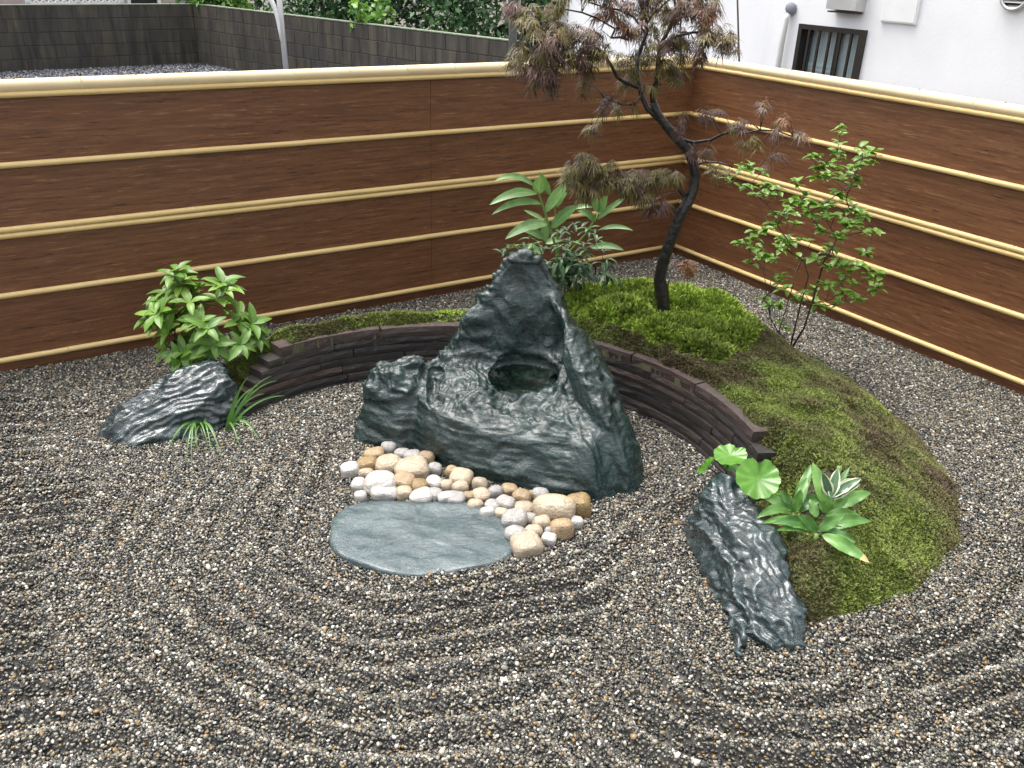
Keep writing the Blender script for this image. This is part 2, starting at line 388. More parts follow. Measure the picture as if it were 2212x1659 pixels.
def mound_z(p):
    p = np.atleast_2d(np.asarray(p, float))[:, :2]
    d = seg_dist(p, MOUND_OUT, False); ins = in_poly(p, MOUND_POLY)
    w = .30 + .42 * sstep(.9, 1.6, p[:, 0]) ; hm = .30 + .09 * np.exp(-((p[:, 0] - .75) ** 2 + (p[:, 1] - 4.6) ** 2) / .22) - .06 * sstep(3.3, 2.5, p[:, 1])
    t = np.clip(d / w, 0, 1); z = hm * (1 - (1 - t) ** 2.0)
    rw = np.hypot(p[:, 0] - WC[0], p[:, 1] - WC[1]) - (WR + .05)
    z = np.minimum(z, .252 + .75 * np.clip(rw - .03, 0, 1))
    an = np.degrees(np.arctan2(p[:, 1] - WC[1], p[:, 0] - WC[0])); st_ = np.interp(an, [128, 134, 147, 150], [.30, .20, .0, 0.0])
    z = np.where((an > 128) & (an < 170) & (rw < .30), np.minimum(z, st_ + .5 * np.clip(rw - .08, 0, 1)), z)
    z = np.where((an > -20) & (an < 14) & (rw < .30), np.minimum(z, np.interp(an, [-20, 0, 6, 14], [.06, .10, .17, .25]) + 1.1 * np.clip(rw - .03, 0, 1)), z)
    z = np.minimum(z, .05 + 1.3 * seg_dist(p, np.array([(1.0, 2.33), (.93, 2.55), (.93, 2.95), (1.0, 3.02)]), False))
    q = np.c_[p, np.zeros(len(p))]
    z = z + (.018 * noise3(q * 5.5, 3) + .008 * noise3(q * 14, 5)) * sstep(0, .12, d)
    return np.where(ins, np.maximum(z, 0.0), 0.0)
RAKE = .112
def gravel_z(p):
    q = np.c_[p, np.zeros(len(p))]
    wob = .022 * noise3(q * 1.9, 11) + .005 * noise3(q * 7, 13)
    d1 = poly_sd(p, GROUP1) + wob; d2 = poly_sd(p, GROUP2) + wob
    near = sstep(5.2, 3.0, p[:, 1])
    a = math.radians(17); sline = -p[:, 0] * math.sin(a) + p[:, 1] * math.cos(a) + .03 * noise3(q * 1.2, 12)
    ring = np.minimum(d1, d2)
    wave = lambda s: .5 - np.abs(((s / RAKE) % 1.0) - .5) * 2
    w1 = np.sin(2 * math.pi * ring / RAKE - 1.2); w2 = np.sin(2 * math.pi * sline / RAKE)
    k = sstep(.92, 1.04, d1) * sstep(.50, .62, d2) * (p[:, 0] < .9)
    w = w1 * (1 - k) + w2 * k
    amp = .0165 * sstep(.02, .16, ring) * sstep(3.75, 3.35, p[:, 1] + .15 * (p[:, 0] + 1)) * (.95 + .35 * noise3(q * 1.9, 19))
    amp = amp * sstep(3.6, 3.3, np.where(p[:, 0] > 1.4, p[:, 1], 0))
    lr = np.hypot(p[:, 0] + 1.55, (p[:, 1] - 3.45) * 1.3); amp = amp * sstep(.35, .75, lr)
    amp = amp * (1 - .55 * sstep(-.75, -.95, p[:, 0]) * sstep(2.2, 2.6, p[:, 1]) * (1 - k))
    sharp = w + .35 * w * np.abs(w)
    return amp * sharp + .007 * noise3(q * 3.1, 21) + .004 * noise3(q * 9, 22)

# ------------------------------------------------------------------ instancing of uncountable stuff (pebbles, moss)
def scatter(name, pts, rot, scl, source, tint=None, **props):
    """one object: points with an instance of the source mesh on each"""
    me = bpy.data.meshes.new(name); n = len(pts)
    me.vertices.add(n); me.vertices.foreach_set("co", np.asarray(pts, np.float32).ravel())
    for nm, arr in (("rot", rot), ("scl", scl)):
        a = me.attributes.new(nm, 'FLOAT_VECTOR', 'POINT'); a.data.foreach_set("vector", np.asarray(arr, np.float32).ravel())
    a = me.attributes.new("tint", 'FLOAT', 'POINT'); a.data.foreach_set("value", np.asarray(tint if tint is not None else np.zeros(n), np.float32))
    me.update()
    o = obj(name, me, None, None, **props)
    ng = bpy.data.node_groups.new(name, 'GeometryNodeTree')
    ng.interface.new_socket("Geometry", in_out='INPUT', socket_type='NodeSocketGeometry'); ng.interface.new_socket("Geometry", in_out='OUTPUT', socket_type='NodeSocketGeometry')
    gi = ng.nodes.new("NodeGroupInput"); go = ng.nodes.new("NodeGroupOutput")
    ip = ng.nodes.new("GeometryNodeInstanceOnPoints")
    oi = ng.nodes.new("GeometryNodeObjectInfo"); oi.inputs[0].default_value = source
    def attr(nm, ty):
        k = ng.nodes.new("GeometryNodeInputNamedAttribute"); k.data_type = ty; k.inputs[0].default_value = nm; return k.outputs[0]
    e2r = ng.nodes.new("FunctionNodeEulerToRotation"); ng.links.new(attr("rot", 'FLOAT_VECTOR'), e2r.inputs[0])
    ng.links.new(gi.outputs[0], ip.inputs['Points']); ng.links.new(oi.outputs['Geometry'], ip.inputs['Instance'])
    ng.links.new(e2r.outputs[0], ip.inputs['Rotation']); ng.links.new(attr("scl", 'FLOAT_VECTOR'), ip.inputs['Scale'])
    ng.links.new(ip.outputs[0], go.inputs[0])
    md = o.modifiers.new("scatter", 'NODES'); md.node_group = ng
    return o
def ico(name, sub, r, seed, jag):
    bm = bmesh.new(); bmesh.ops.create_icosphere(bm, subdivisions=sub, radius=r)
    V = np.array([v.co[:] for v in bm.verts]); nn = 1 + jag * noise3(V / r * 1.3 + seed * 7.7, seed)
    for v, k in zip(bm.verts, nn): v.co *= k
    me = bpy.data.meshes.new(name); bm.to_mesh(me); bm.free()
    me.polygons.foreach_set("use_smooth", np.ones(len(me.polygons), bool)); return me

# ------------------------------------------------------------------ ground sheets
g = MB(); g.add([(-90, -90, -.09), (90, -90, -.09), (90, 120, -.09), (-90, 120, -.09)], [(0, 1, 2, 3)])
g.build("ground", M_GROUND, kind="structure")
def on_line(p, a):                       # signed distance from a fence line, positive on the garden side
    n = np.array([-math.sin(a), math.cos(a)]); s = (p - FC) @ n
    return s * np.sign((-FC) @ n)
xs = np.arange(-5.0, 4.4, .028); ys = np.arange(.6, 6.75, .028)
XX, YY = np.meshgrid(xs, ys, indexing='ij'); pp = np.c_[XX.ravel(), YY.ravel()]
zz = gravel_z(pp) - .010
V = np.c_[pp, zz]; nx, ny = len(xs), len(ys)
idx = np.arange(nx * ny).reshape(nx, ny)
Q = np.stack([idx[:-1, :-1], idx[1:, :-1], idx[1:, 1:], idx[:-1, 1:]], -1).reshape(-1, 4)
cen = V[Q].mean(1)[:, :2]; keep = (on_line(cen, AL) > -.02) & (on_line(cen, AR) > -.02)
obj("gravel_bed", mesh_np("gravel_bed", V, Q[keep]), M_GBASE, kind="structure")

# pebbles: a jittered lattice over the raked bed
sp = .0086
gx = np.arange(-4.4, 3.9, sp); gy = np.arange(1.05, 6.6, sp)
GX, GY = np.meshgrid(gx, gy, indexing='ij'); pp = np.c_[GX.ravel(), GY.ravel()]
pp = pp + rng.uniform(-.5, .5, pp.shape) * sp * 1.1
keep = (on_line(pp, AL) > .012) & (on_line(pp, AR) > .012) & (np.abs(pp[:, 0]) < pp[:, 1] * .62 + 1.35)
pp = pp[keep]
keep = ~(in_poly(pp, MOUND_POLY) & (seg_dist(pp, MOUND_OUT, False) > .03)) & (poly_sd(pp, SLAB) > -.02)
pp = pp[keep]; n = len(pp)
r = .0048 * np.exp(rng.normal(0, .20, n)) + .0003
r[rng.random(n) < .012] *= 1.5
pz = gravel_z(pp) + r * rng.uniform(-.5, .75, n)
scl = np.c_[r * rng.uniform(1.0, 1.5, n), r * rng.uniform(.8, 1.1, n), r * rng.uniform(.6, .95, n)]
rot = np.c_[rng.uniform(-.6, .6, n), rng.uniform(-.6, .6, n), rng.uniform(0, 6.28, n)]
PEB = bpy.data.objects.new("pebble_source", ico("pebble", 1, 1.0, 3, .22)); PEB.data.materials.append(M_PEB)
scatter("gravel", np.c_[pp, pz], rot, scl, PEB, kind="stuff")

# ------------------------------------------------------------------ fence: boards between bamboo rails
RAILS = [1.336, 1.021, .719, .689, .394, .060]
def bamboo(length, r, seed, node_gap, x0=0.0, sides=14):
    rr = random.Random(seed); xs_, rad = [x0], [r]; x = x0 + rr.uniform(.05, node_gap)
    while x < x0 + length - .03:
        for dx, k in ((-.010, 1), (-.004, 1.035), (-.0015, 1.0), (.0015, 1.0), (.004, 1.03), (.010, 1)):
            xs_.append(x + dx); rad.append(r * k)
        x += node_gap * rr.uniform(.9, 1.1)
    xs_.append(x0 + length); rad.append(r)
    wob = [rr.uniform(-.0008, .0008) for _ in xs_]
    return MB().tube([(a, 0, w) for a, w in zip(xs_, wob)], rad, sides)
def fence(a, length, seams, label, seed):
    n = np.array([-math.sin(a), math.cos(a)]); side = 1.0 if (-FC) @ n > 0 else -1.0     # local +y (times side) faces the garden
    t = thing("bamboo_fence", label, "fence", (FC[0], FC[1], 0), a)
    bt = .022
    zs = [(.060, .394), (.394, .704), (.704, 1.021), (1.021, 1.352)]
    for zi, (z0, z1) in enumerate(zs):
        for i in range(len(seams) - 1):
            s0, s1 = (seams[i] + .0012 if i else -.034), seams[i + 1] - .0012
            y0 = -side * .010; y1 = -side * (.010 + bt)
            m = MB().box(s0, s1, min(y0, y1), max(y0, y1), z0 + .0015 - (.095 if zi == 0 else 0), z1 - .0015)
            # every board hangs a millimetre off its neighbours
            o = m.build("board", M_BOARD, t); o.location.y = side * random.uniform(-.0012, .0012)
            o.location.x = 0
    for k, z in enumerate(RAILS):
        o = bamboo(length, .0148, seed + k, .42).build("rail", M_BAMBOO, t, smooth=True); o.location = (-.012, side * .0, z)
    o = bamboo(length, .031, seed + 50, .33).build("cap", M_CAP, t, smooth=True); o.location = (-.02, -side * .016, 1.372)
    for s in np.arange(.35, length - .05, .47):
        sc = MB(); sc.tube([(0, 0, 0), (0, 0, .0035)], [.0045, .004], 8)
        q = sc.build("screw", M_SCREW, t); q.location = (s + random.uniform(-.05, .05), -side * .016, 1.4025)
    for s in np.arange(.25, length, 1.2):
        p_ = MB().box(s + .01, s + .06, min(-side * .033, -side * .083), max(-side * .033, -side * .083), -.09, 1.335)
        p_.build("post", M_DARKAL, t)
    return t
fence(AL, 7.0, [0.0, 2.03, 5.67, 7.0], "brown board fence with pale bamboo rails in front of block wall yard", 100)
fence(AR, 4.4, [0.0, 4.4], "brown board fence with pale bamboo rails in front of white house", 200)

# ------------------------------------------------------------------ moss mound
xs = np.arange(-1.6, 2.1, .02); ys = np.arange(2.25, 5.2, .02)
XX, YY = np.meshgrid(xs, ys, indexing='ij'); pp = np.c_[XX.ravel(), YY.ravel()]
zz = mound_z(pp); ins = in_poly(pp, MOUND_POLY)
V = np.c_[pp, np.where(ins, zz - .012, -.03)]; nx, ny = len(xs), len(ys); idx = np.arange(nx * ny).reshape(nx, ny)
Q = np.stack([idx[:-1, :-1], idx[1:, :-1], idx[1:, 1:], idx[:-1, 1:]], -1).reshape(-1, 4)
keep = ins[Q].any(1)
obj("mound", mesh_np("mound", V, Q[keep]), M_SOIL, kind="structure")
def tuft(name, n, h, w, seed, spread):
    rr = random.Random(seed); m = MB()
    for i in range(n):
        a = rr.uniform(0, 6.28); tilt = rr.uniform(.1, spread); l = h * rr.uniform(.6, 1.1)
        d = np.array([math.cos(a) * math.sin(tilt), math.sin(a) * math.sin(tilt), math.cos(tilt)]); s = np.array([-math.sin(a), math.cos(a), 0]) * w
        b = np.array([math.cos(a), math.sin(a), 0]) * w * rr.uniform(0, 2.5)
        m.add([b - s * .6, b + s * .6, b + d * l * .6 + s, b + d * l, b + d * l * .6 - s], [(0, 1, 2, 3, 4)])
    return m.mesh(name)
T1 = bpy.data.objects.new("tuft_source", tuft("hair_moss", 16, 1.0, .19, 1, 1.4)); T1.data.materials.append(M_MOSSH)
T2 = bpy.data.objects.new("tuft_source", tuft("sheet_moss", 12, 1.0, .26, 2, 1.45)); T2.data.materials.append(M_MOSS)
HAIR = np.array([G(x, y, z)[:2] for x, y, z in [(1210, 640, .3), (1330, 590, .38), (1470, 618, .36), (1560, 650, .32), (1620, 690, .28), (1640, 730, .26), (1600, 770, .26), (1560, 800, .26), (1500, 790, .26), (1440, 765, .26), (1380, 745, .26), (1290, 715, .26), (1220, 700, .26)]])
def moss(n, hair):
    p = np.c_[rng.uniform(-1.6, 2.05, n), rng.uniform(2.25, 5.2, n)]
    p = p[in_poly(p, MOUND_POLY)]
    p = p[(np.hypot(p[:, 0] - WC[0], p[:, 1] - WC[1]) > WR + .075) | (np.degrees(np.arctan2(p[:, 1] - WC[1], p[:, 0] - WC[0])) < 10) | (np.degrees(np.arctan2(p[:, 1] - WC[1], p[:, 0] - WC[0])) > 134)]
    q = np.c_[p, np.zeros(len(p))]
    dh = poly_sd(p, HAIR) + .035 * noise3(q * 9, 31); wispy = np.hypot((p[:, 0] + .28) / .14, (p[:, 1] - 4.34) / .14) < 1
    ishair = (dh < 0) | wispy
    p = p[ishair == hair]; q = q[ishair == hair]; dh = dh[ishair == hair]
    z = mound_z(p); t = fbm(q * 3.2, 4, 41)
    bare = fbm(q * 2.3, 3, 55) + .5 * noise3(q * 11, 57)
    if hair:
        tint = .86 + .26 * t + .14 * noise3(q * 14, 44); k = rng.random(len(p)) < np.clip(1.3 + 2.2 * noise3(q * 7, 46), .25, 1)
        hgt = (.027 + .016 * noise3(q * 11, 47)) * sstep(0.02, -.08, dh) + .010
    else:
        out = sstep(.9, 1.8, p[:, 0])
        tint = .50 + .34 * t - .08 * out + .20 * noise3(q * 9, 43) + .12 * noise3(q * 26, 44) + .22 * np.exp(-((p[:, 0] - 1.35) ** 2 + (p[:, 1] - 2.62) ** 2) / .06); k = bare < 9
        soil = np.hypot((p[:, 0] - 1.17) / .16, (p[:, 1] - 2.78) / .2); k &= (soil > .75 + .35 * noise3(q * 12, 61)) | (rng.random(len(p)) < .12)
        hgt = .0088 + .003 * noise3(q * 15, 47)
    p, z, tint, hgt = p[k], z[k], tint[k], hgt[k]; m = len(p)
    if not hair: tint = np.clip(tint, 0, .8)
    s = hgt * rng.uniform(.75, 1.25, m)
    rot = np.c_[rng.normal(0, .25, m), rng.normal(0, .25, m), rng.uniform(0, 6.28, m)]
    return np.c_[p, z - .010], rot, np.c_[s, s, s], np.clip(tint, 0, 1)
a_, b_, c_, d_ = moss(80000, True); scatter("moss", a_, b_, c_, T1, d_, kind="stuff", label="bright green feathery moss around the maple trunk")
a_, b_, c_, d_ = moss(330000, False); scatter("moss", a_, b_, c_, T2, d_, kind="stuff", label="olive green flat moss covering the crescent mound")

# ------------------------------------------------------------------ curved retaining wall of stacked slate
wall = thing("retaining_wall", "low curved retaining wall of stacked dark slate holding the moss mound", "wall", (WC[0], WC[1], 0))
NC = 7; CH = [.030, .036, .041, .038, .040, .037, .046]
z = -.012
ends = [(147, -6), (146, -3), (144, 0), (142.2, 2), (140, 4), (137.8, 6.5), (134.6, 10.4)]
for k in range(NC):
    a1, a0 = ends[k]; rr = random.Random(500 + k); a = a1
    cuts = [a1]
    while a > a0 + 1:
        a -= rr.uniform(15, 27) if k == NC - 1 else rr.uniform(13, 34)
        if a - a0 < 7: a = a0
        cuts.append(a)
    for i in range(len(cuts) - 1):
        gp = .22 if k == NC - 1 else .10; b1, b0 = cuts[i] - gp, cuts[i + 1] + gp
        ri = WR + .0085 * k + rr.uniform(-.009, .009); dep = rr.uniform(.078, .092) if k == NC - 1 else rr.uniform(.09, .11)
        if k == NC - 1: ri += rr.uniform(-.018, .008)
        ns = max(3, int((b1 - b0) / 3.2)); V, Fc = [], []; zt = z + CH[k] - .0012 + (rr.uniform(0, .006) if k == NC - 1 else 0); tilt = rr.uniform(-.002, .002)
        ph = rr.uniform(0, 9)
        for j in range(ns + 1):
            an = math.radians(b1 + (b0 - b1) * j / ns); u = np.array([math.cos(an), math.sin(an)])
            jt = [rr.uniform(-.0025, .0025), rr.uniform(-.0025, .0025)]
            ro = ri + dep + rr.uniform(-.008, .008); dz = rr.uniform(-.0012, .0008)
            V += [(*(u * (ri + jt[0])), z + .0008), (*(u * (ri + jt[1] - .002)), z + CH[k] * .5 + rr.uniform(-.002, .002)), (*(u * (ri + jt[0] * .6 + .002)), zt + tilt * j / ns + dz), (*(u * ro), zt + tilt * j / ns + dz), (*(u * ro), z + .0008)]
        for j in range(ns):
            for q in range(5):
                a_, b_ = j * 5 + q, j * 5 + (q + 1) % 5; Fc.append((a_, a_ + 5, b_ + 5, b_))
        Fc += [(0, 1, 2, 3, 4), tuple(ns * 5 + q for q in (4, 3, 2, 1, 0))]
        o = obj("stone", mesh_py("stone", V, Fc), M_SLATECAP if k == NC - 1 else M_SLATE, wall)
        if k == NC - 1: o["label"] = "flat cap stone"
    z += CH[k]
WALL_TOP = z

# ------------------------------------------------------------------ boulders: implicit shapes, surface nets, folded relief
def hull_planes(pts):
    bm = bmesh.new()
    for p in pts: bm.verts.new(p)
    bmesh.ops.convex_hull(bm, input=bm.verts[:]); bm.normal_update()
    c = np.mean(np.array(pts), 0); out = []
    for f in bm.faces:
        n = np.array(f.normal[:]); d = n @ np.array(f.verts[0].co[:])
        if n @ c > d: n, d = -n, -d
        if not any(np.allclose(n, o[0], atol=1e-3) and abs(d - o[1]) < 1e-3 for o in out): out.append((n, d))
    bm.free(); return out
def sd_hull(p, pts, k=.03):
    pl = hull_planes(pts); m = np.full(len(p), -1e9, np.float32); vals = []
    s = np.zeros(len(p), np.float32)
    for n, d in pl: m = np.maximum(m, (p @ n.astype(np.float32)) - np.float32(d))
    for n, d in pl: s += np.exp(((p @ n.astype(np.float32)) - np.float32(d) - m) / np.float32(k))
    return m + k * np.log(s) - k * .45
def sd_ell(p, c, r):
    q = (p - np.array(c, np.float32)) / np.array(r, np.float32); l = np.linalg.norm(q, axis=1)
    return (l - 1) * min(r)
def sd_cap(p, a, b, r):
    a = np.array(a, np.float32); b = np.array(b, np.float32); ab = b - a; t = np.clip(((p - a) @ ab) / (ab @ ab), 0, 1); return np.linalg.norm(p - a - t[:, None] * ab, axis=1) - r
def smin(a, b, k):
    h = np.clip(.5 + .5 * (b - a) / k, 0, 1); return b * (1 - h) + a * h - k * h * (1 - h)
def smax(a, b, k): return -smin(-a, -b, k)
def surface_nets(fn, lo, hi, h):
    lo = np.array(lo); n = np.ceil((np.array(hi) - lo) / h).astype(int) + 1
    ax = [np.arange(k) * h + l for k, l in zip(n, lo)]
    Fv = np.empty(n, np.float32)
    YZ = np.stack(np.meshgrid(ax[1], ax[2], indexing='ij'), -1).reshape(-1, 2).astype(np.float32)
    step = max(1, 400000 // len(YZ))
    for i in range(0, n[0], step):
        xs_ = ax[0][i:i + step].astype(np.float32)
        p = np.concatenate([np.c_[np.full(len(YZ), x, np.float32), YZ] for x in xs_]); Fv[i:i + step] = fn(p).reshape(len(xs_), n[1], n[2])
    S = Fv < 0; c = np.array(n) - 1
    cnt = np.zeros(c, np.float32); acc = np.zeros((*c, 3), np.float32)
    for axis in range(3):
        sl0 = [slice(None)] * 3; sl1 = [slice(None)] * 3; sl0[axis] = slice(0, -1); sl1[axis] = slice(1, None)
        f0, f1 = Fv[tuple(sl0)], Fv[tuple(sl1)]; cross = (f0 < 0) != (f1 < 0)
        t = np.where(cross, f0 / np.where(cross, f0 - f1, 1), 0)
        o1, o2 = [a for a in range(3) if a != axis]
        for d1 in (0, 1):
            for d2 in (0, 1):
                sl = [None] * 3; sl[axis] = slice(0, c[axis]); sl[o1] = slice(d1, d1 + c[o1]); sl[o2] = slice(d2, d2 + c[o2])
                cr = cross[tuple(sl)]; cnt += cr
                acc[..., axis] += np.where(cr, t[tuple(sl)], 0); acc[..., o1] += cr * d1; acc[..., o2] += cr * d2
    act = cnt > 0; ids = np.full(c, -1, np.int32); ids[act] = np.arange(act.sum())
    ii = np.stack(np.nonzero(act), -1); V = (ii + acc[act] / cnt[act][:, None]) * h + lo
    Q = []
    for axis in range(3):
        sl0 = [slice(1, -1)] * 3; sl1 = [slice(1, -1)] * 3; sl0[axis] = slice(0, -1); sl1[axis] = slice(1, None)
        a, b = S[tuple(sl0)], S[tuple(sl1)]; e = np.stack(np.nonzero(a != b), -1)
        inside = a[tuple(e.T)]
        o1, o2 = (axis + 1) % 3, (axis + 2) % 3
        base = e.copy(); 
        for k in range(3):
            if k != axis: base[:, k] += 1
        def cell(d1, d2):
            q = base.copy(); q[:, o1] -= d1; q[:, o2] -= d2; return ids[tuple(q.T)]
        q = np.stack([cell(1, 1), cell(0, 1), cell(0, 0), cell(1, 0)], -1)
        q[~inside] = q[~inside][:, ::-1]; Q.append(q)
    Q = np.concatenate(Q); Q = Q[(Q >= 0).all(1)]
    return V, Q
def vnormals(V, Q):
    n = np.cross(V[Q[:, 2]] - V[Q[:, 0]], V[Q[:, 3]] - V[Q[:, 1]]); r = np.zeros_like(V)
    for k in range(4): np.add.at(r, Q[:, k], n)
    return r / (np.linalg.norm(r, axis=1)[:, None] + 1e-12)
def rock(name, fn, lo, hi, h, m, disp, origin):
    V, Q = surface_nets(fn, lo, hi, h)
    V = V.astype(float); nr = vnormals(V, Q); V = V + nr * disp(V, nr)[:, None]
    o = obj(name, mesh_np(name, V - np.array(origin), Q), m); o.location = origin
    return o
def fold(p, dirv, freq, seed, warp=.10, wf=3.0):
    """folded strata: ridged wave of a warped coordinate"""
    w = np.stack([fbm(p * wf + k * 31.7, 3, seed + k) for k in range(3)], -1) * warp
    s = ((p + w) @ np.array(dirv)) * freq; t = np.abs((s % 1.0) - .5) * 2
    return (1 - t) ** 1.5

# main boulder with the water basin
BA = [(-.66, 3.60, -.1), (-.33, 3.25, -.1), (.10, 3.08, -.1), (.40, 2.985, -.1), (.58, 3.12, -.1), (.61, 3.55, -.1), (.45, 3.95, -.1), (-.5, 3.9, -.1),
      (-.36, 3.365, .235), (-.17, 3.25, .225), (.13, 3.20, .240), (.32, 3.13, .225), (.42, 3.28, .29), (.40, 3.6, .40), (-.42, 3.6, .33), (-.2, 3.85, .4), (.3, 3.9, .4)]
BB = [(-.34, 3.62, .15), (-.30, 3.9, .1), (.50, 3.55, .1), (.50, 3.9, .1), (-.30, 3.64, .46), (-.215, 3.66, .565), (-.12, 3.69, .66), (-.065, 3.71, .80), (-.01, 3.72, .870), (.06, 3.71, .872), (.125, 3.69, .825), (.17, 3.70, .71),
      (.235, 3.66, .55), (.33, 3.6, .42), (.04, 3.82, .82), (-.18, 3.83, .56), (.2, 3.85, .55)]
BC = [(-.735, 3.49, -.1), (-.48, 3.33, -.1), (-.36, 3.5, -.1), (-.5, 3.78, -.1), (-.72, 3.7, -.1), (-.715, 3.50, .10), (-.685, 3.52, .20), (-.60, 3.50, .26), (-.38, 3.47, .25), (-.5, 3.40, .17), (-.60, 3.72, .22), (-.40, 3.72, .25)]
BE = [(-.70, 3.52, .17), (-.675, 3.52, .27), (-.63, 3.56, .335), (-.55, 3.53, .365), (-.47, 3.56, .385), (-.40, 3.56, .39), (-.365, 3.60, .375), (-.39, 3.47, .27), (-.52, 3.42, .21), (-.66, 3.46, .19), (-.62, 3.70, .28), (-.42, 3.72, .33), (-.68, 3.68, .2), (-.4, 3.6, .15)]
BD = [(.10, 3.62, .66), (.19, 3.63, .66), (.16, 3.75, .64), (.36, 3.42, .40), (.44, 3.44, .385), (.43, 3.08, -.1), (.56, 3.08, -.1), (.615, 3.22, -.1), (.60, 3.5, -.1), (.60, 3.25, .05), (.50, 3.13, .12), (.40, 3.20, .30), (.40, 3.75, .35)]
def boulder_sd(p):
    d = sd_hull(p, BA, .012); d = smin(d, sd_hull(p, BB, .022), .05); d = smin(d, sd_hull(p, BC, .014), .012); d = smin(d, sd_hull(p, BE, .012), .008); d = smin(d, sd_hull(p, BD, .015), .02)
    d = smax(d, -sd_ell(p, (.05, 3.535, .345), (.150, .115, .085)), .012)          # the pool
    d = smax(d, -sd_cap(p, (.05, 3.495, .46), (.05, 3.605, 1.02), .155), .03)            # hollow under the peak
    d = smax(d, -sd_ell(p, (-.345, 3.46, .38), (.036, .18, .16)), .012)             # cleft beside the left head
    d = smax(d, -sd_ell(p, (.46, 3.02, .05), (.05, .06, .05)), .02)
    return d
def ridged(p, oct=4, seed=0):
    a, s_, r_ = 1.0, 1.0, 0
    for k in range(oct): r_ = r_ + a * (1 - np.abs(noise3(p * s_, seed + k * 13)) * 2); a *= .5; s_ *= 2.1
    return r_
def worley(p, seed=0):
    """distance to second nearest minus nearest feature point: flat chips with sharp creases"""
    f = np.floor(p).astype(np.int64); d1 = np.full(len(p), 9.0); d2 = np.full(len(p), 9.0)
    for dx in (-1, 0, 1):
        for dy in (-1, 0, 1):
            for dz in (-1, 0, 1):
                c = f + np.array([dx, dy, dz]); q = c + .5 + .45 * np.stack([_hash(c[:, 0], c[:, 1], c[:, 2], seed + k * 7) for k in range(3)], -1)
                d = np.linalg.norm(p - q, axis=1); d2 = np.minimum(d2, np.maximum(d, d1)); d1 = np.minimum(d1, d)
    return d2 - d1, d1
def boulder_disp(V, nr):
    q = V - np.array([0, 3.4, 0])
    front = sstep(.25, .6, -nr[:, 1]) * sstep(.27, .21, V[:, 2]); top = sstep(.15, .6, nr[:, 2]) * (1 - front)
    f1 = fold(q, (.30, .35, .88), 12, 3, .09, 3.0); f2 = fold(q, (.75, -.3, .5), 26, 9, .07, 5.0)
    gro = np.array([.38, -.50, -.78]); gro /= np.linalg.norm(gro); along = (q @ gro)[:, None] * gro; qs = q - along * .86     # stretched down the buttress
    g = ridged(qs * 20, 3, 91)
    wq = q + .03 * np.stack([noise3(q * 6 + k * 9.1, 95 + k) for k in range(3)], -1); wa = worley(wq * np.array([13, 13, 19.0]), 5); wb = worley(wq * 30, 6)
    crum = .016 * f1 + .007 * f2 + .014 * np.minimum(wa[0], .55) + .007 * np.minimum(wb[0], .5) - .006 + .004 * ridged(q * 17, 3, 15) - .03 * np.clip(noise3(q * 16, 71) - .5, 0, 1)
    face = .006 * ridged(q * np.array([4, 4, 15.0]), 4, 61) + .012 * np.minimum(worley(wq * np.array([7, 7, 11.0]), 8)[0], .5) + .012 * fbm(q * 5, 3, 62) - .03 * np.clip(noise3(q * np.array([9, 9, 13.0]), 72) - .55, 0, 1)
    butt = sstep(.18, .30, V[:, 0] + .25 * (V[:, 2] - .3)) * (1 - top * .6)
    back = sstep(.36, .44, V[:, 2]) * sstep(.19, .14, np.abs(V[:, 0] - .06)) * sstep(.1, .5, -nr[:, 1]) * (V[:, 2] < .78)
    drag = .006 * ridged((q @ np.array([[1, 0, 0], [0, 1, 0], [.30, 0, 1]])) * np.array([24, 24, 4.0]), 3, 77)
    d = crum * (.30 + .70 * top) + .022 * fbm(q * 5.5, 3, 5)
    d = d * (1 - front) + face * front; d = d * (1 - butt * .8) + (.010 * g + .012 * fbm(q * 6, 2, 66)) * butt * .8
    d = d * (1 - back) + (.012 * fbm(q * 7, 2, 5) + drag) * back
    pool = sstep(1.25, .95, np.linalg.norm((V - np.array([.05, 3.535, .345])) / np.array([.15, .115, .085]), axis=1)) * (V[:, 2] < .36)
    return d * (1 - .6 * pool) - .012
tag(rock("basin_boulder", boulder_sd, (-.84, 2.88, -.12), (.74, 4.05, .95), .0066, M_ROCK, boulder_disp, (0, 3.5, 0)),
    "large dark green peaked boulder with a hollow pool of rainwater", "boulder")
# water in the hollow: a thin closed lens
wv, wf = [], []; wz = .325; ns = 40
for zz_ in (wz, wz - .05):
    for k in range(ns):
        a = 2 * math.pi * k / ns; s = 1.0 if zz_ == wz else .75
        wv.append((.05 + .15 * s * math.cos(a), 3.535 + .12 * s * math.sin(a), zz_))
wf = [tuple(range(ns)), tuple(range(ns, 2 * ns))[::-1]] + [(k, k + ns, (k + 1) % ns + ns, (k + 1) % ns) for k in range(ns)]
obj("water", mesh_py("water", wv, wf), M_WATER, kind="structure")

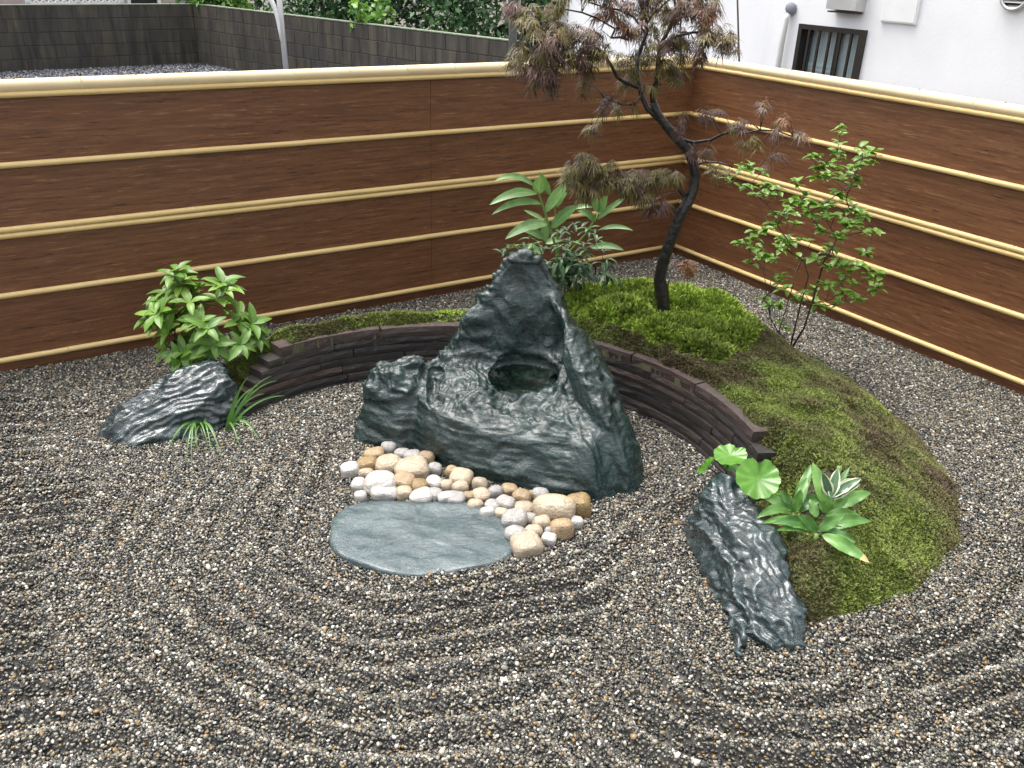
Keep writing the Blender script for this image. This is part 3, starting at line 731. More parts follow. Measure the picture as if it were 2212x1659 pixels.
# the low boulder by the shrub
LA = [(-1.90, 3.45, -.1), (-1.68, 3.28, -.1), (-1.45, 3.38, -.1), (-1.27, 3.55, -.1), (-1.24, 3.75, -.1), (-1.35, 3.92, -.1), (-1.65, 3.85, -.1), (-1.87, 3.62, -.1),
      (-1.85, 3.46, .03), (-1.68, 3.33, .03), (-1.66, 3.55, .17), (-1.50, 3.66, .26), (-1.40, 3.70, .285), (-1.30, 3.70, .25), (-1.24, 3.66, .14), (-1.30, 3.57, .12), (-1.47, 3.46, .12), (-1.40, 3.84, .22), (-1.60, 3.74, .2)]
def left_sd(p):
    d = sd_hull(p, LA, .018); return smax(d, -sd_ell(p, (-1.375, 3.40, .02), (.10, .07, .05)), .025)
def left_disp(V, nr):
    q = V - np.array([-1.55, 3.6, 0]); f1 = fold(q, (-.58, .64, .36), 13, 33, .07, 3.0); f2 = fold(q, (-.55, .66, .40), 34, 35, .04, 5)
    return .014 * fbm(q * 5, 3, 25) + .017 * f1 + .008 * f2 + .004 * ridged(q * 22, 3, 26) - .012
tag(rock("low_boulder", left_sd, (-2.0, 3.15, -.12), (-1.1, 4.05, .42), .0062, M_ROCK2, left_disp, (-1.55, 3.6, 0)),
    "low ribbed blue green boulder lying in front of the leafy shrub", "boulder")

# the leaning boulder at the wall's end
RA = [(.68, 2.88, -.1), (.685, 2.66, -.1), (.71, 2.38, -.1), (.76, 2.20, -.1), (.95, 2.18, -.1), (1.03, 2.36, -.1), (1.02, 2.7, -.1), (.95, 3.05, -.1), (.78, 3.05, -.1),
      (.70, 2.86, .14), (.76, 2.93, .24), (.90, 2.92, .235), (.72, 2.62, .15), (.80, 2.60, .21), (.95, 2.62, .20), (.76, 2.36, .10), (.98, 2.40, .16), (.80, 2.22, .04), (.95, 2.20, .06), (.99, 2.36, .12)]
RB = [(.745, 2.30, -.08), (.79, 2.25, -.08), (.735, 2.10, -.08), (.745, 2.28, .07), (.80, 2.28, .08), (.76, 2.14, .0)]
def right_sd(p):
    d = smin(sd_hull(p, RA, .016), sd_hull(p, RB, .008), .02)
    d = smax(d, -sd_ell(p, (.665, 2.40, .08), (.04, .14, .14)), .03)
    d = smax(d, -sd_ell(p, (.885, 2.86, .26), (.05, .045, .06)), .02)
    return smax(d, -sd_ell(p, (.77, 2.52, .24), (.02, .22, .055)), .02)
def right_disp(V, nr):
    q = V - np.array([.85, 2.6, 0]); f1 = fold(q, (.80, .32, .35), 12, 53, .11, 3.4); f2 = fold(q, (.7, .5, .4), 27, 55, .07, 6)
    holes = np.clip(noise3(q * 19, 58) - .45, 0, 1)
    return .016 * fbm(q * 6, 3, 45) + .024 * f1 + .010 * f2 + .004 * ridged(q * 20, 3, 46) - .03 * holes - .014
tag(rock("leaning_boulder", right_sd, (.55, 1.95, -.12), (1.2, 3.2, .40), .0062, M_ROCK2, right_disp, (.85, 2.6, 0)),
    "long folded blue green boulder standing at the end of the slate wall", "boulder")

# flat stepping slab
def slab():
    bm = bmesh.new(); n = 72; pts = []
    Pn = np.array(SLAB); m_ = len(Pn)
    for i in range(n):                                   # closed Catmull-Rom outline
        u = i / n * m_; k = int(u); t = u - k; p0, p1, p2, p3 = (Pn[(k + j - 1) % m_] for j in range(4))
        pts.append(.5 * ((2 * p1) + (-p0 + p2) * t + (2 * p0 - 5 * p1 + 4 * p2 - p3) * t * t + (-p0 + 3 * p1 - 3 * p2 + p3) * t ** 3))
    pts = np.array(pts); c = pts.mean(0); V, Fc = [], []; rings = [(1.0, -.05), (1.008, -.012), (1.006, .006), (.992, .013), (.96, .0155)] + [(s, .016) for s in np.linspace(.88, .06, 16)]
    for s, z_ in rings:
        for p in pts: V.append((*(c + (p - c) * s), z_))
    V = np.array(V); q = V.copy(); top = V[:, 2] > .005
    f = fold(q, (.25, .95, 0), 11, 83, .12, 2.2)
    V[:, 2] += top * (.006 * fbm(q * 7, 3, 81) + .0035 * np.clip(f - .3, 0, 1) + .003 * ridged(q * 9, 3, 86) + .0015 * fbm(q * 30, 2, 82))
    V[:, :2] += (.006 * np.stack([noise3(q * 14, 84), noise3(q * 14, 85)], -1)) * (np.arange(len(V)) < 4 * n)[:, None]
    for r_ in range(len(rings) - 1):
        for k in range(n): a_, b_ = r_ * n + k, r_ * n + (k + 1) % n; Fc.append((a_, b_, b_ + n, a_ + n))
    Fc.append(tuple(range((len(rings) - 1) * n, len(rings) * n))); bm.free()
    V[:, :2] -= c; o = obj("stepping_slab", mesh_py("stepping_slab", V, Fc, True), M_SLAB); o.location = (c[0], c[1], 0)
    return tag(o, "flat smooth blue green stepping slab set in the gravel below the cobbles", "slab")
slab()

# river cobbles between boulder and slab: (x, y, half width, half height) in a 1.843x crop that starts at (1250, 1700) of the photograph
COBS = [(562, 175, 56, 55, 'g'), (452, 225, 66, 45, 't'), (405, 295, 66, 50, 'o'), (660, 222, 52, 42, 'g'), (735, 237, 60, 48, 'g'), (838, 250, 58, 56, 't'), (278, 335, 61, 48, 'w'), (398, 362, 56, 28, 'c'),
        (560, 292, 92, 66, 'c'), (735, 330, 112, 62, 'c'), (903, 328, 52, 48, 'g'), (340, 445, 53, 68, 'w'), (500, 432, 112, 80, 'w'), (532, 498, 86, 52, 'w'), (675, 425, 76, 62, 't'), (675, 505, 54, 47, 'c'),
        (787, 455, 56, 48, 'o'), (895, 432, 60, 50, 'w'), (800, 525, 80, 45, 'w'), (892, 512, 60, 42, 'g'), (990, 450, 46, 50, 'c'), (1030, 350, 50, 48, 't'), (1100, 395, 74, 55, 'c'), (1090, 465, 56, 48, 'c'),
        (1230, 440, 55, 52, 'c'), (1345, 498, 54, 54, 'g'), (1240, 520, 62, 46, 'c'), (1150, 530, 48, 40, 't'), (1450, 480, 56, 35, 't'), (1420, 588, 68, 60, 'g'), (1542, 535, 66, 56, 't'), (1680, 512, 60, 52, 'g'),
        (1562, 615, 76, 42, 'c'), (1616, 520, 36, 45, 't'), (1785, 622, 145, 100, 'c'), (1955, 595, 84, 80, 'o'), (1490, 700, 80, 62, 'g'), (1600, 690, 46, 50, 'g'), (1690, 730, 60, 75, 'c'), (1625, 787, 64, 50, 'c'),
        (1840, 770, 76, 68, 't'), (1945, 720, 46, 40, 'w'), (1750, 790, 40, 50, 'g'), (1500, 810, 76, 58, 'g'), (1580, 885, 102, 66, 'c'), (1742, 845, 50, 28, 'w'), (1060, 545, 62, 42, 'g'), (985, 540, 58, 36, 'w'),
        (1330, 600, 60, 48, 'g'), (1395, 660, 46, 42, 'c'), (352, 530, 42, 20, 'w'), (1200, 590, 55, 38, 'c'), (1290, 650, 50, 36, 'w')]
CN = {'w': "white", 'g': "grey speckled", 'c': "cream", 't': "tan", 'o': "ochre"}
for i, (cx, cy, hw, hh, kc) in enumerate(COBS):
    X, Y_ = (cx / 1.8433 + 1250) / 1.8517, (cy / 1.8433 + 1700) / 1.8517
    s = 1 / 1.8433 / 1.8517
    p = G(X, Y_, .03); mpp = PZ(p); a = hw * s * mpp; v_ = hh * s * mpp
    a *= 1.08; rz = max(.024, min(v_ * 1.1, a * .95)); p = G(X, Y_, rz * .62)
    rr = random.Random(900 + i); boxy = rr.random() < .45 or kc == 'o'
    bm = bmesh.new(); bmesh.ops.create_cube(bm, size=2.0); bmesh.ops.subdivide_edges(bm, edges=bm.edges[:], cuts=9, use_grid_fill=True)
    V = np.array([q.co[:] for q in bm.verts]); pw = 3.4 if boxy else 2.4
    V = V / ((np.abs(V) ** pw).sum(1) ** (1 / pw))[:, None]
    V = V * (1 + .10 * noise3(V * .9 + i * 5.3, i) + .03 * noise3(V * 2.6 + i, i + 7))[:, None]
    for q, c_ in zip(bm.verts, V): q.co = c_
    me = bpy.data.meshes.new("cobble"); bm.to_mesh(me); bm.free(); me.polygons.foreach_set("use_smooth", np.ones(len(me.polygons), bool))
    o = obj("cobble", me, M_COB[kc]); o.scale = (a * 1.04, a * rr.uniform(.8, 1.0), rz); o.rotation_euler = (rr.uniform(-.18, .18), rr.uniform(-.18, .18), rr.uniform(-.35, .35))
    o.location = p
    size_ = "big" if hw > 84 else ("small" if hw < 52 else "middle sized"); shp = "square edged" if boxy else "rounded"
    dsl = float(poly_sd(p[None, :2], SLAB)[0]); near_b = cy < 300 + .14 * cx
    rel = "touching the edge of the flat slab" if dsl < a * 1.05 else ("lying against the foot of the peaked boulder" if near_b else "in the middle of the heap")
    lb = f"{size_} {CN[kc]} {shp} cobble {rel}"
    if hw > 140: lb = "largest cream cobble of the heap beside the ochre block shaped one"
    elif i == 35: lb = "ochre block shaped cobble at the heap's end against the boulder foot"
    tag(o, lb, "cobble", "cobbles heaped between boulder and slab")

# ------------------------------------------------------------------ leaves and plants
def unit(v):
    v = np.asarray(v, float); return v / (np.linalg.norm(v) + 1e-12)
def leaf_mesh(name, prof, fold_=.25, arch=.18, nseg=7, wave=0.0, seed=0):
    """leaf of length 1 along +x, half width from prof(t); normal +z; droops by arch"""
    rr = random.Random(seed); V, Fc, A = [], [], []
    for i in range(nseg + 1):
        t = i / nseg; w = prof(t); zc = arch * (t - t * t * 1.6) ; ph = rr.uniform(-1, 1) * wave
        zf = fold_ * w
        V += [(t, -w, zc + zf + ph * w), (t, -w * .5, zc + zf * .45), (t, 0, zc), (t, w * .5, zc + zf * .45), (t, w, zc + zf - ph * w)]; A += [1, .5, 0, .5, 1]
    for i in range(nseg):
        for k in range(4): a = i * 5 + k; Fc.append((a, a + 5, a + 6, a + 1))
    me = mesh_py(name, V, Fc, True); at = me.attributes.new("across", 'FLOAT', 'POINT'); at.data.foreach_set("value", np.array(A, np.float32))
    return me
def frame(base, d, nrm, s, sw=None):
    d = unit(d); nrm = unit(np.asarray(nrm, float) - d * (np.asarray(nrm, float) @ d) + 1e-6); b = np.cross(nrm, d); sw = sw or s
    return Matrix(((d[0] * s, b[0] * sw, nrm[0] * s, base[0]), (d[1] * s, b[1] * sw, nrm[1] * s, base[1]), (d[2] * s, b[2] * sw, nrm[2] * s, base[2]), (0, 0, 0, 1)))
class Plant:
    """an Empty at the plant's base; leaves are parts of their own, past 300 of them the rest are one part"""
    def __init__(s, name, label, cat, base, group=None):
        s.root = thing(name, label, cat, tuple(base), 0, group); s.inv = Matrix.Translation(Vector(base)).inverted(); s.n = 0; s.rest = []; s.base = np.array(base)
    def leaf(s, me, M):
        if s.n < 300:
            o = bpy.data.objects.new("leaf", me); link(o, s.root); o.matrix_local = s.inv @ M
        else: s.rest.append((me, s.inv @ M))
        s.n += 1
    def part(s, name, mb, m, smooth=True, **pr):
        mb.v = [tuple(np.array(v) - s.base) for v in mb.v]; return mb.build(name, m, s.root, smooth, **pr)
    def close(s, m):
        if not s.rest: return
        V, Fc, A = [], [], []
        for me, M in s.rest:
            n = len(V); V += [(M @ v.co)[:] for v in me.vertices]; Fc += [tuple(i + n for i in p.vertices) for p in me.polygons]
            A += [a.value for a in me.attributes["across"].data]
        me = mesh_py("foliage", V, Fc, True); at = me.attributes.new("across", 'FLOAT', 'POINT'); at.data.foreach_set("value", np.array(A, np.float32))
        obj("foliage", me, m, s.root, kind="stuff")
def lm(n, mat, **kw):
    r = []
    for i in range(n):
        me = leaf_mesh(kw.get('name', 'leaf'), kw['prof'], kw.get('fold', .25) * random.uniform(.6, 1.4), kw.get('arch', .2) * random.uniform(.5, 1.5), kw.get('nseg', 7), kw.get('wave', .1), i)
        me.materials.append(mat); r.append(me)
    return r
def skeleton(start, targets, bias=.35):
    """grow a branch net: every target joins the nearest node already there, preferring nodes nearer the root"""
    nodes = [np.asarray(p, float) for p in start]; par = [-1] + list(range(len(start) - 1))
    root = nodes[0]; order = sorted(range(len(targets)), key=lambda i: np.linalg.norm(targets[i] - root))
    tip = {}
    for i in order:
        t = np.asarray(targets[i], float); A = np.array(nodes)
        c = np.linalg.norm(A - t, axis=1) + bias * np.maximum(0, A[:, 2] - t[2]) * 2 + .10 * np.linalg.norm(A - root, axis=1)
        j = int(np.argmin(c)); dist = np.linalg.norm(t - nodes[j]); k = max(1, int(dist / .05)); prev = j
        for s in range(1, k + 1):
            u = s / k; q = nodes[j] * (1 - u) + t * u; q = q + np.array([random.uniform(-1, 1), random.uniform(-1, 1), random.uniform(-.4, .4)]) * .004 * (s < k) - np.array([0, 0, .10 * dist * u * (1 - u)])
            nodes.append(q); par.append(prev); prev = len(nodes) - 1
        tip[i] = prev
    return nodes, par, tip
def branch_mesh(nodes, par, r_tip, r_max, expo=2.3, sides=5):
    n = len(nodes); w = np.zeros(n); ch = [[] for _ in range(n)]
    for i, p in enumerate(par):
        if p >= 0: ch[p].append(i)
    for i in range(n - 1, -1, -1):
        if not ch[i]: w[i] += r_tip ** expo
        if par[i] >= 0: w[par[i]] += w[i]
    rad = np.minimum(w ** (1 / expo), r_max); m = MB(); done = set()
    for i in range(n):                                   # chains: follow the thickest child
        if par[i] >= 0 and max(ch[par[i]], key=lambda c: w[c]) == i: continue
        chain = ([par[i]] if par[i] >= 0 else []) + [i]; c = i
        while ch[c]: c = max(ch[c], key=lambda k: w[k]); chain.append(c)
        if len(chain) < 2: continue
        rr_ = [rad[k] for k in chain]; rr_[0] = min(rr_[0], rr_[1] * 1.15)
        m.tube([nodes[k] for k in chain], rr_, sides)
    return m
lance = lambda w, p=1.0: (lambda t: w * (math.sin(math.pi * min(1, t ** p)) ** .8 if 0 < t < 1 else 0.0) + .004)
ovate = lambda w: (lambda t: w * (math.sin(math.pi * t ** .75) ** .75 if 0 < t < 1 else 0.0) + .003)
CAMV = np.array([0, 0, CAM_H])
def mz(x, y): return float(mound_z([(x, y)])[0])

# --- leafy shrub behind the low boulder
bx = P(432, 790, 3.98); base = np.array([bx[0], 3.98, mz(bx[0], 3.98) - .02])
pl = Plant("leafy_shrub", "bushy yellow green shrub with whorled leaves behind the low boulder", "shrub", base)
LV = lm(5, M_LEAF_A, prof=ovate(.20), arch=.22, fold=.3, wave=.12)
cc = P(432, 688, 3.98); tips = []
for i in range(60):
    while True:
        u = rng.uniform(-1, 1, 3)
        if .25 < np.linalg.norm(u) < 1: break
    u = u / np.linalg.norm(u) * (np.linalg.norm(u) ** .5)
    q = cc + u * np.array([.235, .20, .205])
    if q[2] < base[2] + .06: q[2] = base[2] + .06 + random.uniform(0, .05)
    tips.append(q)
tips += [P(375, 595, 3.95), P(385, 585, 3.98), P(330, 680, 3.9), P(545, 700, 3.95), P(552, 730, 3.93), P(390, 770, 3.80), P(460, 745, 3.80), P(520, 745, 3.82), P(400, 800, 3.79), P(480, 610, 4.0)]
nodes, par, tip = skeleton([base, base + (0, 0, .06)], tips, .2)
pl.part("stem", branch_mesh(nodes, par, .0016, .012), M_TWIG)
for q in tips:
    out = unit(unit(q - (cc - (0, 0, .18))) + (0, -.15, .35)); k = random.randint(4, 6); a0 = random.uniform(0, 6.28)
    s1 = unit(np.cross(out, (.3, .2, 1))); s2 = np.cross(out, s1)
    for j in range(k):
        a = a0 + j * 2 * math.pi / k + random.uniform(-.3, .3); el = random.uniform(.15, .7)
        d = unit((math.cos(a) * s1 + math.sin(a) * s2) * math.cos(el) + out * math.sin(el) + np.array([0, 0, -.25]))
        s = random.uniform(.075, .118)
        pl.leaf(random.choice(LV), frame(q, d, out + np.array([0, 0, .5]), s))
pl.close(M_LEAF_A)

# --- shrub with many thin stems by the board fence
sb = G(1704, 765, .10); base = np.array([sb[0], sb[1], mz(sb[0], sb[1]) - .03]); SY = sb[1]
pl = Plant("thin_stemmed_shrub", "airy shrub with many thin brown stems and small bright leaves on the mound edge", "shrub", base)
CL = [(125, 395, 4), (210, 310, 5), (250, 290, 5), (340, 330, 4), (250, 440, 6), (380, 420, 7), (400, 490, 5), (310, 490, 4), (460, 450, 4), (580, 410, 5), (640, 490, 4), (690, 230, 4), (730, 220, 4), (740, 300, 8), (800, 270, 6), (730, 370, 7), (800, 350, 8), (880, 130, 3), (870, 200, 4), (890, 60, 3), (895, 15, 3), (890, 240, 4), (850, 310, 6), (880, 380, 4), (960, 320, 5), (1040, 170, 4), (1100, 190, 4), (1150, 200, 4), (1050, 240, 4), (1110, 260, 4), (1020, 300, 6), (1000, 350, 4), (1015, 380, 3), (970, 430, 4), (560, 530, 8), (620, 560, 8), (690, 530, 5), (750, 570, 8), (820, 550, 8), (880, 480, 7), (930, 520, 5), (960, 590, 6), (1020, 610, 7), (1060, 640, 6), (540, 600, 5), (660, 620, 6), (580, 690, 6), (780, 650, 7), (850, 640, 7), (920, 680, 7), (980, 700, 6), (1050, 750, 5), (1120, 750, 5), (870, 790, 8), (890, 770, 5), (440, 620, 5), (500, 620, 4), (400, 700, 7), (360, 740, 6), (450, 700, 5), (290, 750, 4), (280, 800, 4), (500, 790, 7), (540, 820, 6), (620, 800, 4), (480, 860, 5), (190, 825, 4), (260, 860, 5), (330, 870, 5), (360, 930, 7), (420, 930, 7), (260, 960, 4), (620, 940, 6), (720, 940, 6), (790, 880, 5), (830, 860, 4), (760, 740, 5), (860, 960, 6), (920, 980, 6), (820, 1000, 5), (950, 1030, 5), (1070, 900, 8), (1030, 990, 5), (1100, 1030, 5), (1100, 1080, 4), (1170, 1040, 4), (1150, 1140, 7), (700, 1150, 5), (790, 1120, 6), (820, 1140, 4), (900, 1100, 5), (980, 1110, 4), (910, 1170, 5), (960, 1190, 4), (1010, 1220, 6), (470, 1060, 5), (480, 1100, 4), (500, 1150, 4), (590, 1220, 6), (640, 1170, 5), (400, 1260, 6), (470, 1260, 6), (350, 1220, 3), (720, 1250, 5), (760, 1270, 4), (870, 1250, 3), (470, 1380, 2), (520, 1420, 3)]
def c4(x, y): return (x / 1.7467 + 2850) / 1.8517, (y / 1.7467 + 500) / 1.8517
fn = np.array([-math.sin(AR), math.cos(AR)]); fn = fn * np.sign((-FC) @ fn)
pts = []
for x, y, k in CL:
    yo = random.uniform(-.22, .16); q = P(*c4(x, y), SY + yo)
    d = on_line(q[None, :2], AR)[0]
    if d < .06: q = P(*c4(x, y), SY + yo - (.06 - d) / max(.2, abs(fn[1])) - .02)
    pts.append(q)
def cpx(lst, Y): return [P(*c4(x, y), Y) for x, y in lst]
stems = [cpx([(540, 1590), (500, 1500), (465, 1440), (500, 1330), (560, 1130), (580, 1040), (635, 930), (690, 810), (735, 690)], SY),
         cpx([(540, 1590), (580, 1400), (620, 1240), (670, 1060), (640, 950), (520, 870)], SY - .05), cpx([(545, 1590), (640, 1420), (700, 1230), (770, 980), (800, 880)], SY - .03),
         cpx([(530, 1560), (420, 1420), (400, 1320), (405, 1120), (415, 930)], SY + .03), cpx([(470, 1440), (400, 1340), (370, 1100), (350, 990), (230, 870)], SY)]
nodes, par = [base], [-1]
for st in stems:
    prev = 0
    for q in st[1:]: nodes.append(q); par.append(prev); prev = len(nodes) - 1
n0 = len(nodes); order = sorted(range(len(pts)), key=lambda i: -CL[i][1]); tipn = {}
for i in order:
    t = pts[i]; A = np.array(nodes); c = np.linalg.norm(A - t, axis=1) + .9 * np.maximum(0, A[:, 2] - t[2] + .03); j = int(np.argmin(c))
    dist = np.linalg.norm(t - nodes[j]); k = max(1, int(dist / .06)); prev = j
    for s in range(1, k + 1):
        u = s / k; nodes.append(nodes[j] * (1 - u) + t * u + np.array([random.uniform(-.004, .004), random.uniform(-.004, .004), .06 * dist * u * (1 - u)])); par.append(prev); prev = len(nodes) - 1
pl.part("stem", branch_mesh(nodes, par, .0017, .012, 2.4), M_TWIG)
LV = lm(5, M_LEAF_S, prof=ovate(.29), arch=.15, fold=.25, wave=.05)
for q, (x, y, k) in sorted(zip(pts, CL), key=lambda z: -z[1][2]):
    a0 = random.uniform(0, 6.28)
    for j in range(max(4, int(k * 1.75))):
        a = a0 + j * 2.4 + random.uniform(-.4, .4); el = random.uniform(-.35, .6)
        d = np.array([math.cos(a) * math.cos(el), math.sin(a) * math.cos(el), math.sin(el)])
        pl.leaf(random.choice(LV), frame(q + rng.uniform(-.012, .012, 3), d, np.array([0, 0, 1]) - d * .3 + rng.uniform(-.3, .3, 3), random.uniform(.036, .058)))
pl.close(M_LEAF_S)

# --- drooping dark shrub behind the boulder
DY = 4.52; b0 = P(1213, 660, DY); base = np.array([b0[0], DY, mz(b0[0], DY) - .02])
pl = Plant("drooping_shrub", "dark glossy shrub with drooping leaves and a bare stem behind the peaked boulder", "shrub", base)
tips = []; tone = []
for i in range(64):
    x, y = random.gauss(1232, 38), random.gauss(560, 26)
    if y > 618: y = 600
    tips.append(P(x, y, DY + random.uniform(-.14, .14))); tone.append(y)
for x, y in [(1085, 548), (1095, 540), (1110, 535), (1120, 548), (1140, 532), (1155, 528), (1130, 540), (1100, 552), (1150, 545), (1175, 540), (1290, 520), (1300, 545), (1255, 495), (1240, 485), (1270, 500), (1285, 505), (1225, 500), (1210, 505), (1310, 560)]:
    tips.append(P(x, y, DY + random.uniform(-.08, .08))); tone.append(y)
nodes, par, tip = skeleton([base, P(1213, 630, DY), P(1215, 600, DY), P(1225, 575, DY)], tips, .25)
pl.part("stem", branch_mesh(nodes, par, .0012, .008), M_TWIG)
LD = lm(4, M_LEAF_D, prof=lance(.13), arch=.45, fold=.3, wave=.15); LD2 = lm(3, M_LEAF_D2, prof=lance(.14), arch=.35, fold=.3, wave=.12)
for q, y in zip(tips, tone):
    a0 = random.uniform(0, 6.28)
    for j in range(4):
        a = a0 + j * 1.57 + random.uniform(-.4, .4); el = random.uniform(-.9, .1) if y > 555 else random.uniform(-.3, .7)
        d = np.array([math.cos(a) * math.cos(el), math.sin(a) * math.cos(el), math.sin(el)])
        pl.leaf(random.choice(LD if y > 545 - random.uniform(0, 25) else LD2), frame(q, d, (0, 0, 1), random.uniform(.055, .095) * (1.15 if y > 560 else .8)))
pl.close(M_LEAF_D)

# --- single leaves from measured ends
def strap(pl, B, T, w, mat, arch=.12, face=None, name="leaf", wave=.06, nseg=12, p=.8, fold_=.3, seed=0, tip_m=None):
    """curved leaf from B to T; w = half width in metres; arch lifts its middle"""
    B, T = np.asarray(B, float), np.asarray(T, float); ln = np.linalg.norm(T - B); mid = (B + T) / 2 + np.array([0, 0, 1]) * arch * ln * 2
    rr = random.Random(seed); V, Fc, A = [], [], []; face = unit(face if face is not None else (0, -.5, 1)); ph = rr.uniform(0, 6)
    for i in range(nseg + 1):
        t = i / nseg; c = B * (1 - t) ** 2 + 2 * mid * t * (1 - t) + T * t * t; d = unit(2 * (1 - t) * (mid - B) + 2 * t * (T - mid))
        s = unit(np.cross(d, face)); nn = np.cross(s, d); hw = w * ((math.sin(math.pi * min(1, t ** p)) ** .75 if 0 < t < 1 else 0) + (.10 if t < .5 else .0)) + .0006
        e1, e2 = wave * hw * math.sin(ph + t * 11), wave * hw * math.sin(ph + 2 + t * 12)
        V += [c - s * hw + nn * (fold_ * hw + e1), c - s * hw * .5 + nn * fold_ * hw * .4, c, c + s * hw * .5 + nn * fold_ * hw * .4, c + s * hw + nn * (fold_ * hw + e2)]; A += [1, .5, 0, .5, 1]
    for i in range(nseg):
        for k in range(4): a = i * 5 + k; Fc.append((a, a + 1, a + 6, a + 5))
    me = mesh_py(name, [v - pl.base for v in V], Fc, True); at = me.attributes.new("across", 'FLOAT', 'POINT'); at.data.foreach_set("value", np.array(A, np.float32))
    o = obj(name, me, mat, pl.root)
    if tip_m: me.materials.append(tip_m); me.polygons.foreach_set("material_index", np.array([1 if i >= (nseg - 2) * 4 else 0 for i in range(nseg * 4)], np.int32))
    return o
# ginger-like plant with long leaves
GY = 4.60
def c8(x, y): return (x / 3.016 + 1900) / 1.8517, (y / 3.016 + 650) / 1.8517
gb = P(*c8(1010, 1500), GY); base = np.array([gb[0], GY, mz(gb[0], GY) - .02])
pl = Plant("ginger_plant", "tall plant with long pale green blade leaves rising behind the drooping shrub", "plant", base)
st = [base] + [P(*c8(x, y), GY) for x, y in [(985, 1080), (940, 900), (890, 760), (845, 600), (800, 470), (765, 370), (735, 290)]]
m = MB().tube(st, [.008, .0075, .007, .0065, .006, .005, .0045, .003], 7)
m.tube([base + (.03, .02, 0)] + [P(*c8(x, y), GY + .06) for x, y in [(1150, 1060), (1330, 870), (1400, 760), (1455, 690), (1490, 600)]], [.007, .006, .0055, .005, .0045, .003], 7)
m.tube([base + (.01, .04, 0)] + [P(*c8(x, y), GY + .10) for x, y in [(1000, 1000), (985, 800), (975, 640), (945, 470), (905, 390)]], [.007, .006, .005, .0045, .004, .003], 7)
pl.part("stem", m, M_STEM)
for i, (x0, y0, x1, y1, w, dy0, dy1, ar) in enumerate([
        (725, 290, 235, 225, 62, 0, -.10, .16), (745, 375, 175, 512, 92, .0, -.12, .10), (765, 372, 782, 165, 105, 0, -.03, .0), (905, 392, 778, 115, 62, .1, .06, .0), (845, 600, 1155, 235, 105, 0, -.08, .06),
        (800, 500, 205, 628, 72, 0, -.12, .12), (975, 530, 1115, 370, 75, .1, .05, .10), (915, 790, 1250, 525, 112, 0, -.08, .05), (880, 740, 365, 925, 105, 0, -.14, .10), (830, 690, 590, 575, 38, .1, .1, .02),
        (830, 920, 580, 828, 70, .05, .02, .10), (845, 950, 850, 660, 70, .1, .12, .0), (1455, 720, 1240, 590, 70, .06, .0, .12), (1488, 600, 1440, 405, 75, .06, .05, .02), (1492, 600, 1600, 400, 85, .06, .02, .03),
        (1470, 690, 1840, 405, 55, .06, .02, .03), (1500, 810, 1905, 820, 42, .06, .0, .10), (1390, 1030, 1795, 1060, 62, .06, .0, .10), (1190, 560, 1415, 540, 45, .08, .06, .1), (640, 1040, 830, 1100, 70, .1, .1, .05), (850, 980, 1060, 940, 60, .08, .1, .1), (700, 990, 560, 1090, 45, .1, .1, .05)]):
    B, T = P(*c8(x0, y0), GY + dy0), P(*c8(x1, y1), GY + dy1); strap(pl, B, T, w * .5 / 3.016 / 1.8517 * PZ(B) * 1.35, M_LEAF_G, ar, (-.15, -.75, .75), seed=i, p=.9, fold_=.2)

# round-leaved plant and strap-leaved plants by the leaning boulder
def cf(x, y): return (x / 1.626 + 2650) / 1.8517, (y / 1.626 + 1700) / 1.8517
fb = G(*cf(500, 470), .04); base = np.array([.90, 3.02, .0])
pl = Plant("round_leaf_plant", "plant with large round scalloped glossy leaves behind the leaning boulder", "plant", base)
def disc_leaf(c, r, nrm, seed, mat):
    rr = random.Random(seed); nrm = unit(nrm); s1 = unit(np.cross(nrm, (0, 0, 1.0)) if abs(nrm[2]) < .99 else (1, 0, 0)); s2 = np.cross(nrm, s1); V = [c - nrm * r * .10]; A = [.0]; Fc = []; n = 44; R_ = 5
    for k in range(1, R_ + 1):
        for i in range(n):
            a = 2 * math.pi * i / n; lob = 1 + .055 * abs(math.sin(a * 5.5)) ** .6 * (k / R_) ** 3 - .05; notch = .42 * max(0, 1 - abs(((a - math.pi * 1.5 + math.pi) % (2 * math.pi)) - math.pi) / .30)
            rad = r * k / R_ * lob * (1 - notch * (k / R_) ** .7); h = r * (.06 * math.sin(a * 3 + seed) * (k / R_) ** 2 + .05 * math.sin(a * 11) * (k / R_) ** 3 - .10 * (1 - (k / R_)) + .05 * (k / R_) ** 2)
            V.append(c + rad * (math.cos(a) * s1 + math.sin(a) * s2) + nrm * h); A.append(.12 + .5 * abs(math.sin(a * 5.5)))
    for i in range(n): Fc.append((0, 1 + i, 1 + (i + 1) % n))
    for k in range(R_ - 1):
        for i in range(n): a_, b_ = 1 + k * n + i, 1 + k * n + (i + 1) % n; Fc.append((a_, a_ + n, b_ + n, b_))
    me = mesh_py("leaf", [v - pl.base for v in V], Fc, True); at = me.attributes.new("across", 'FLOAT', 'POINT'); at.data.foreach_set("value", np.array(A, np.float32)); obj("leaf", me, mat, pl.root)
FY = base[1]; m = MB()
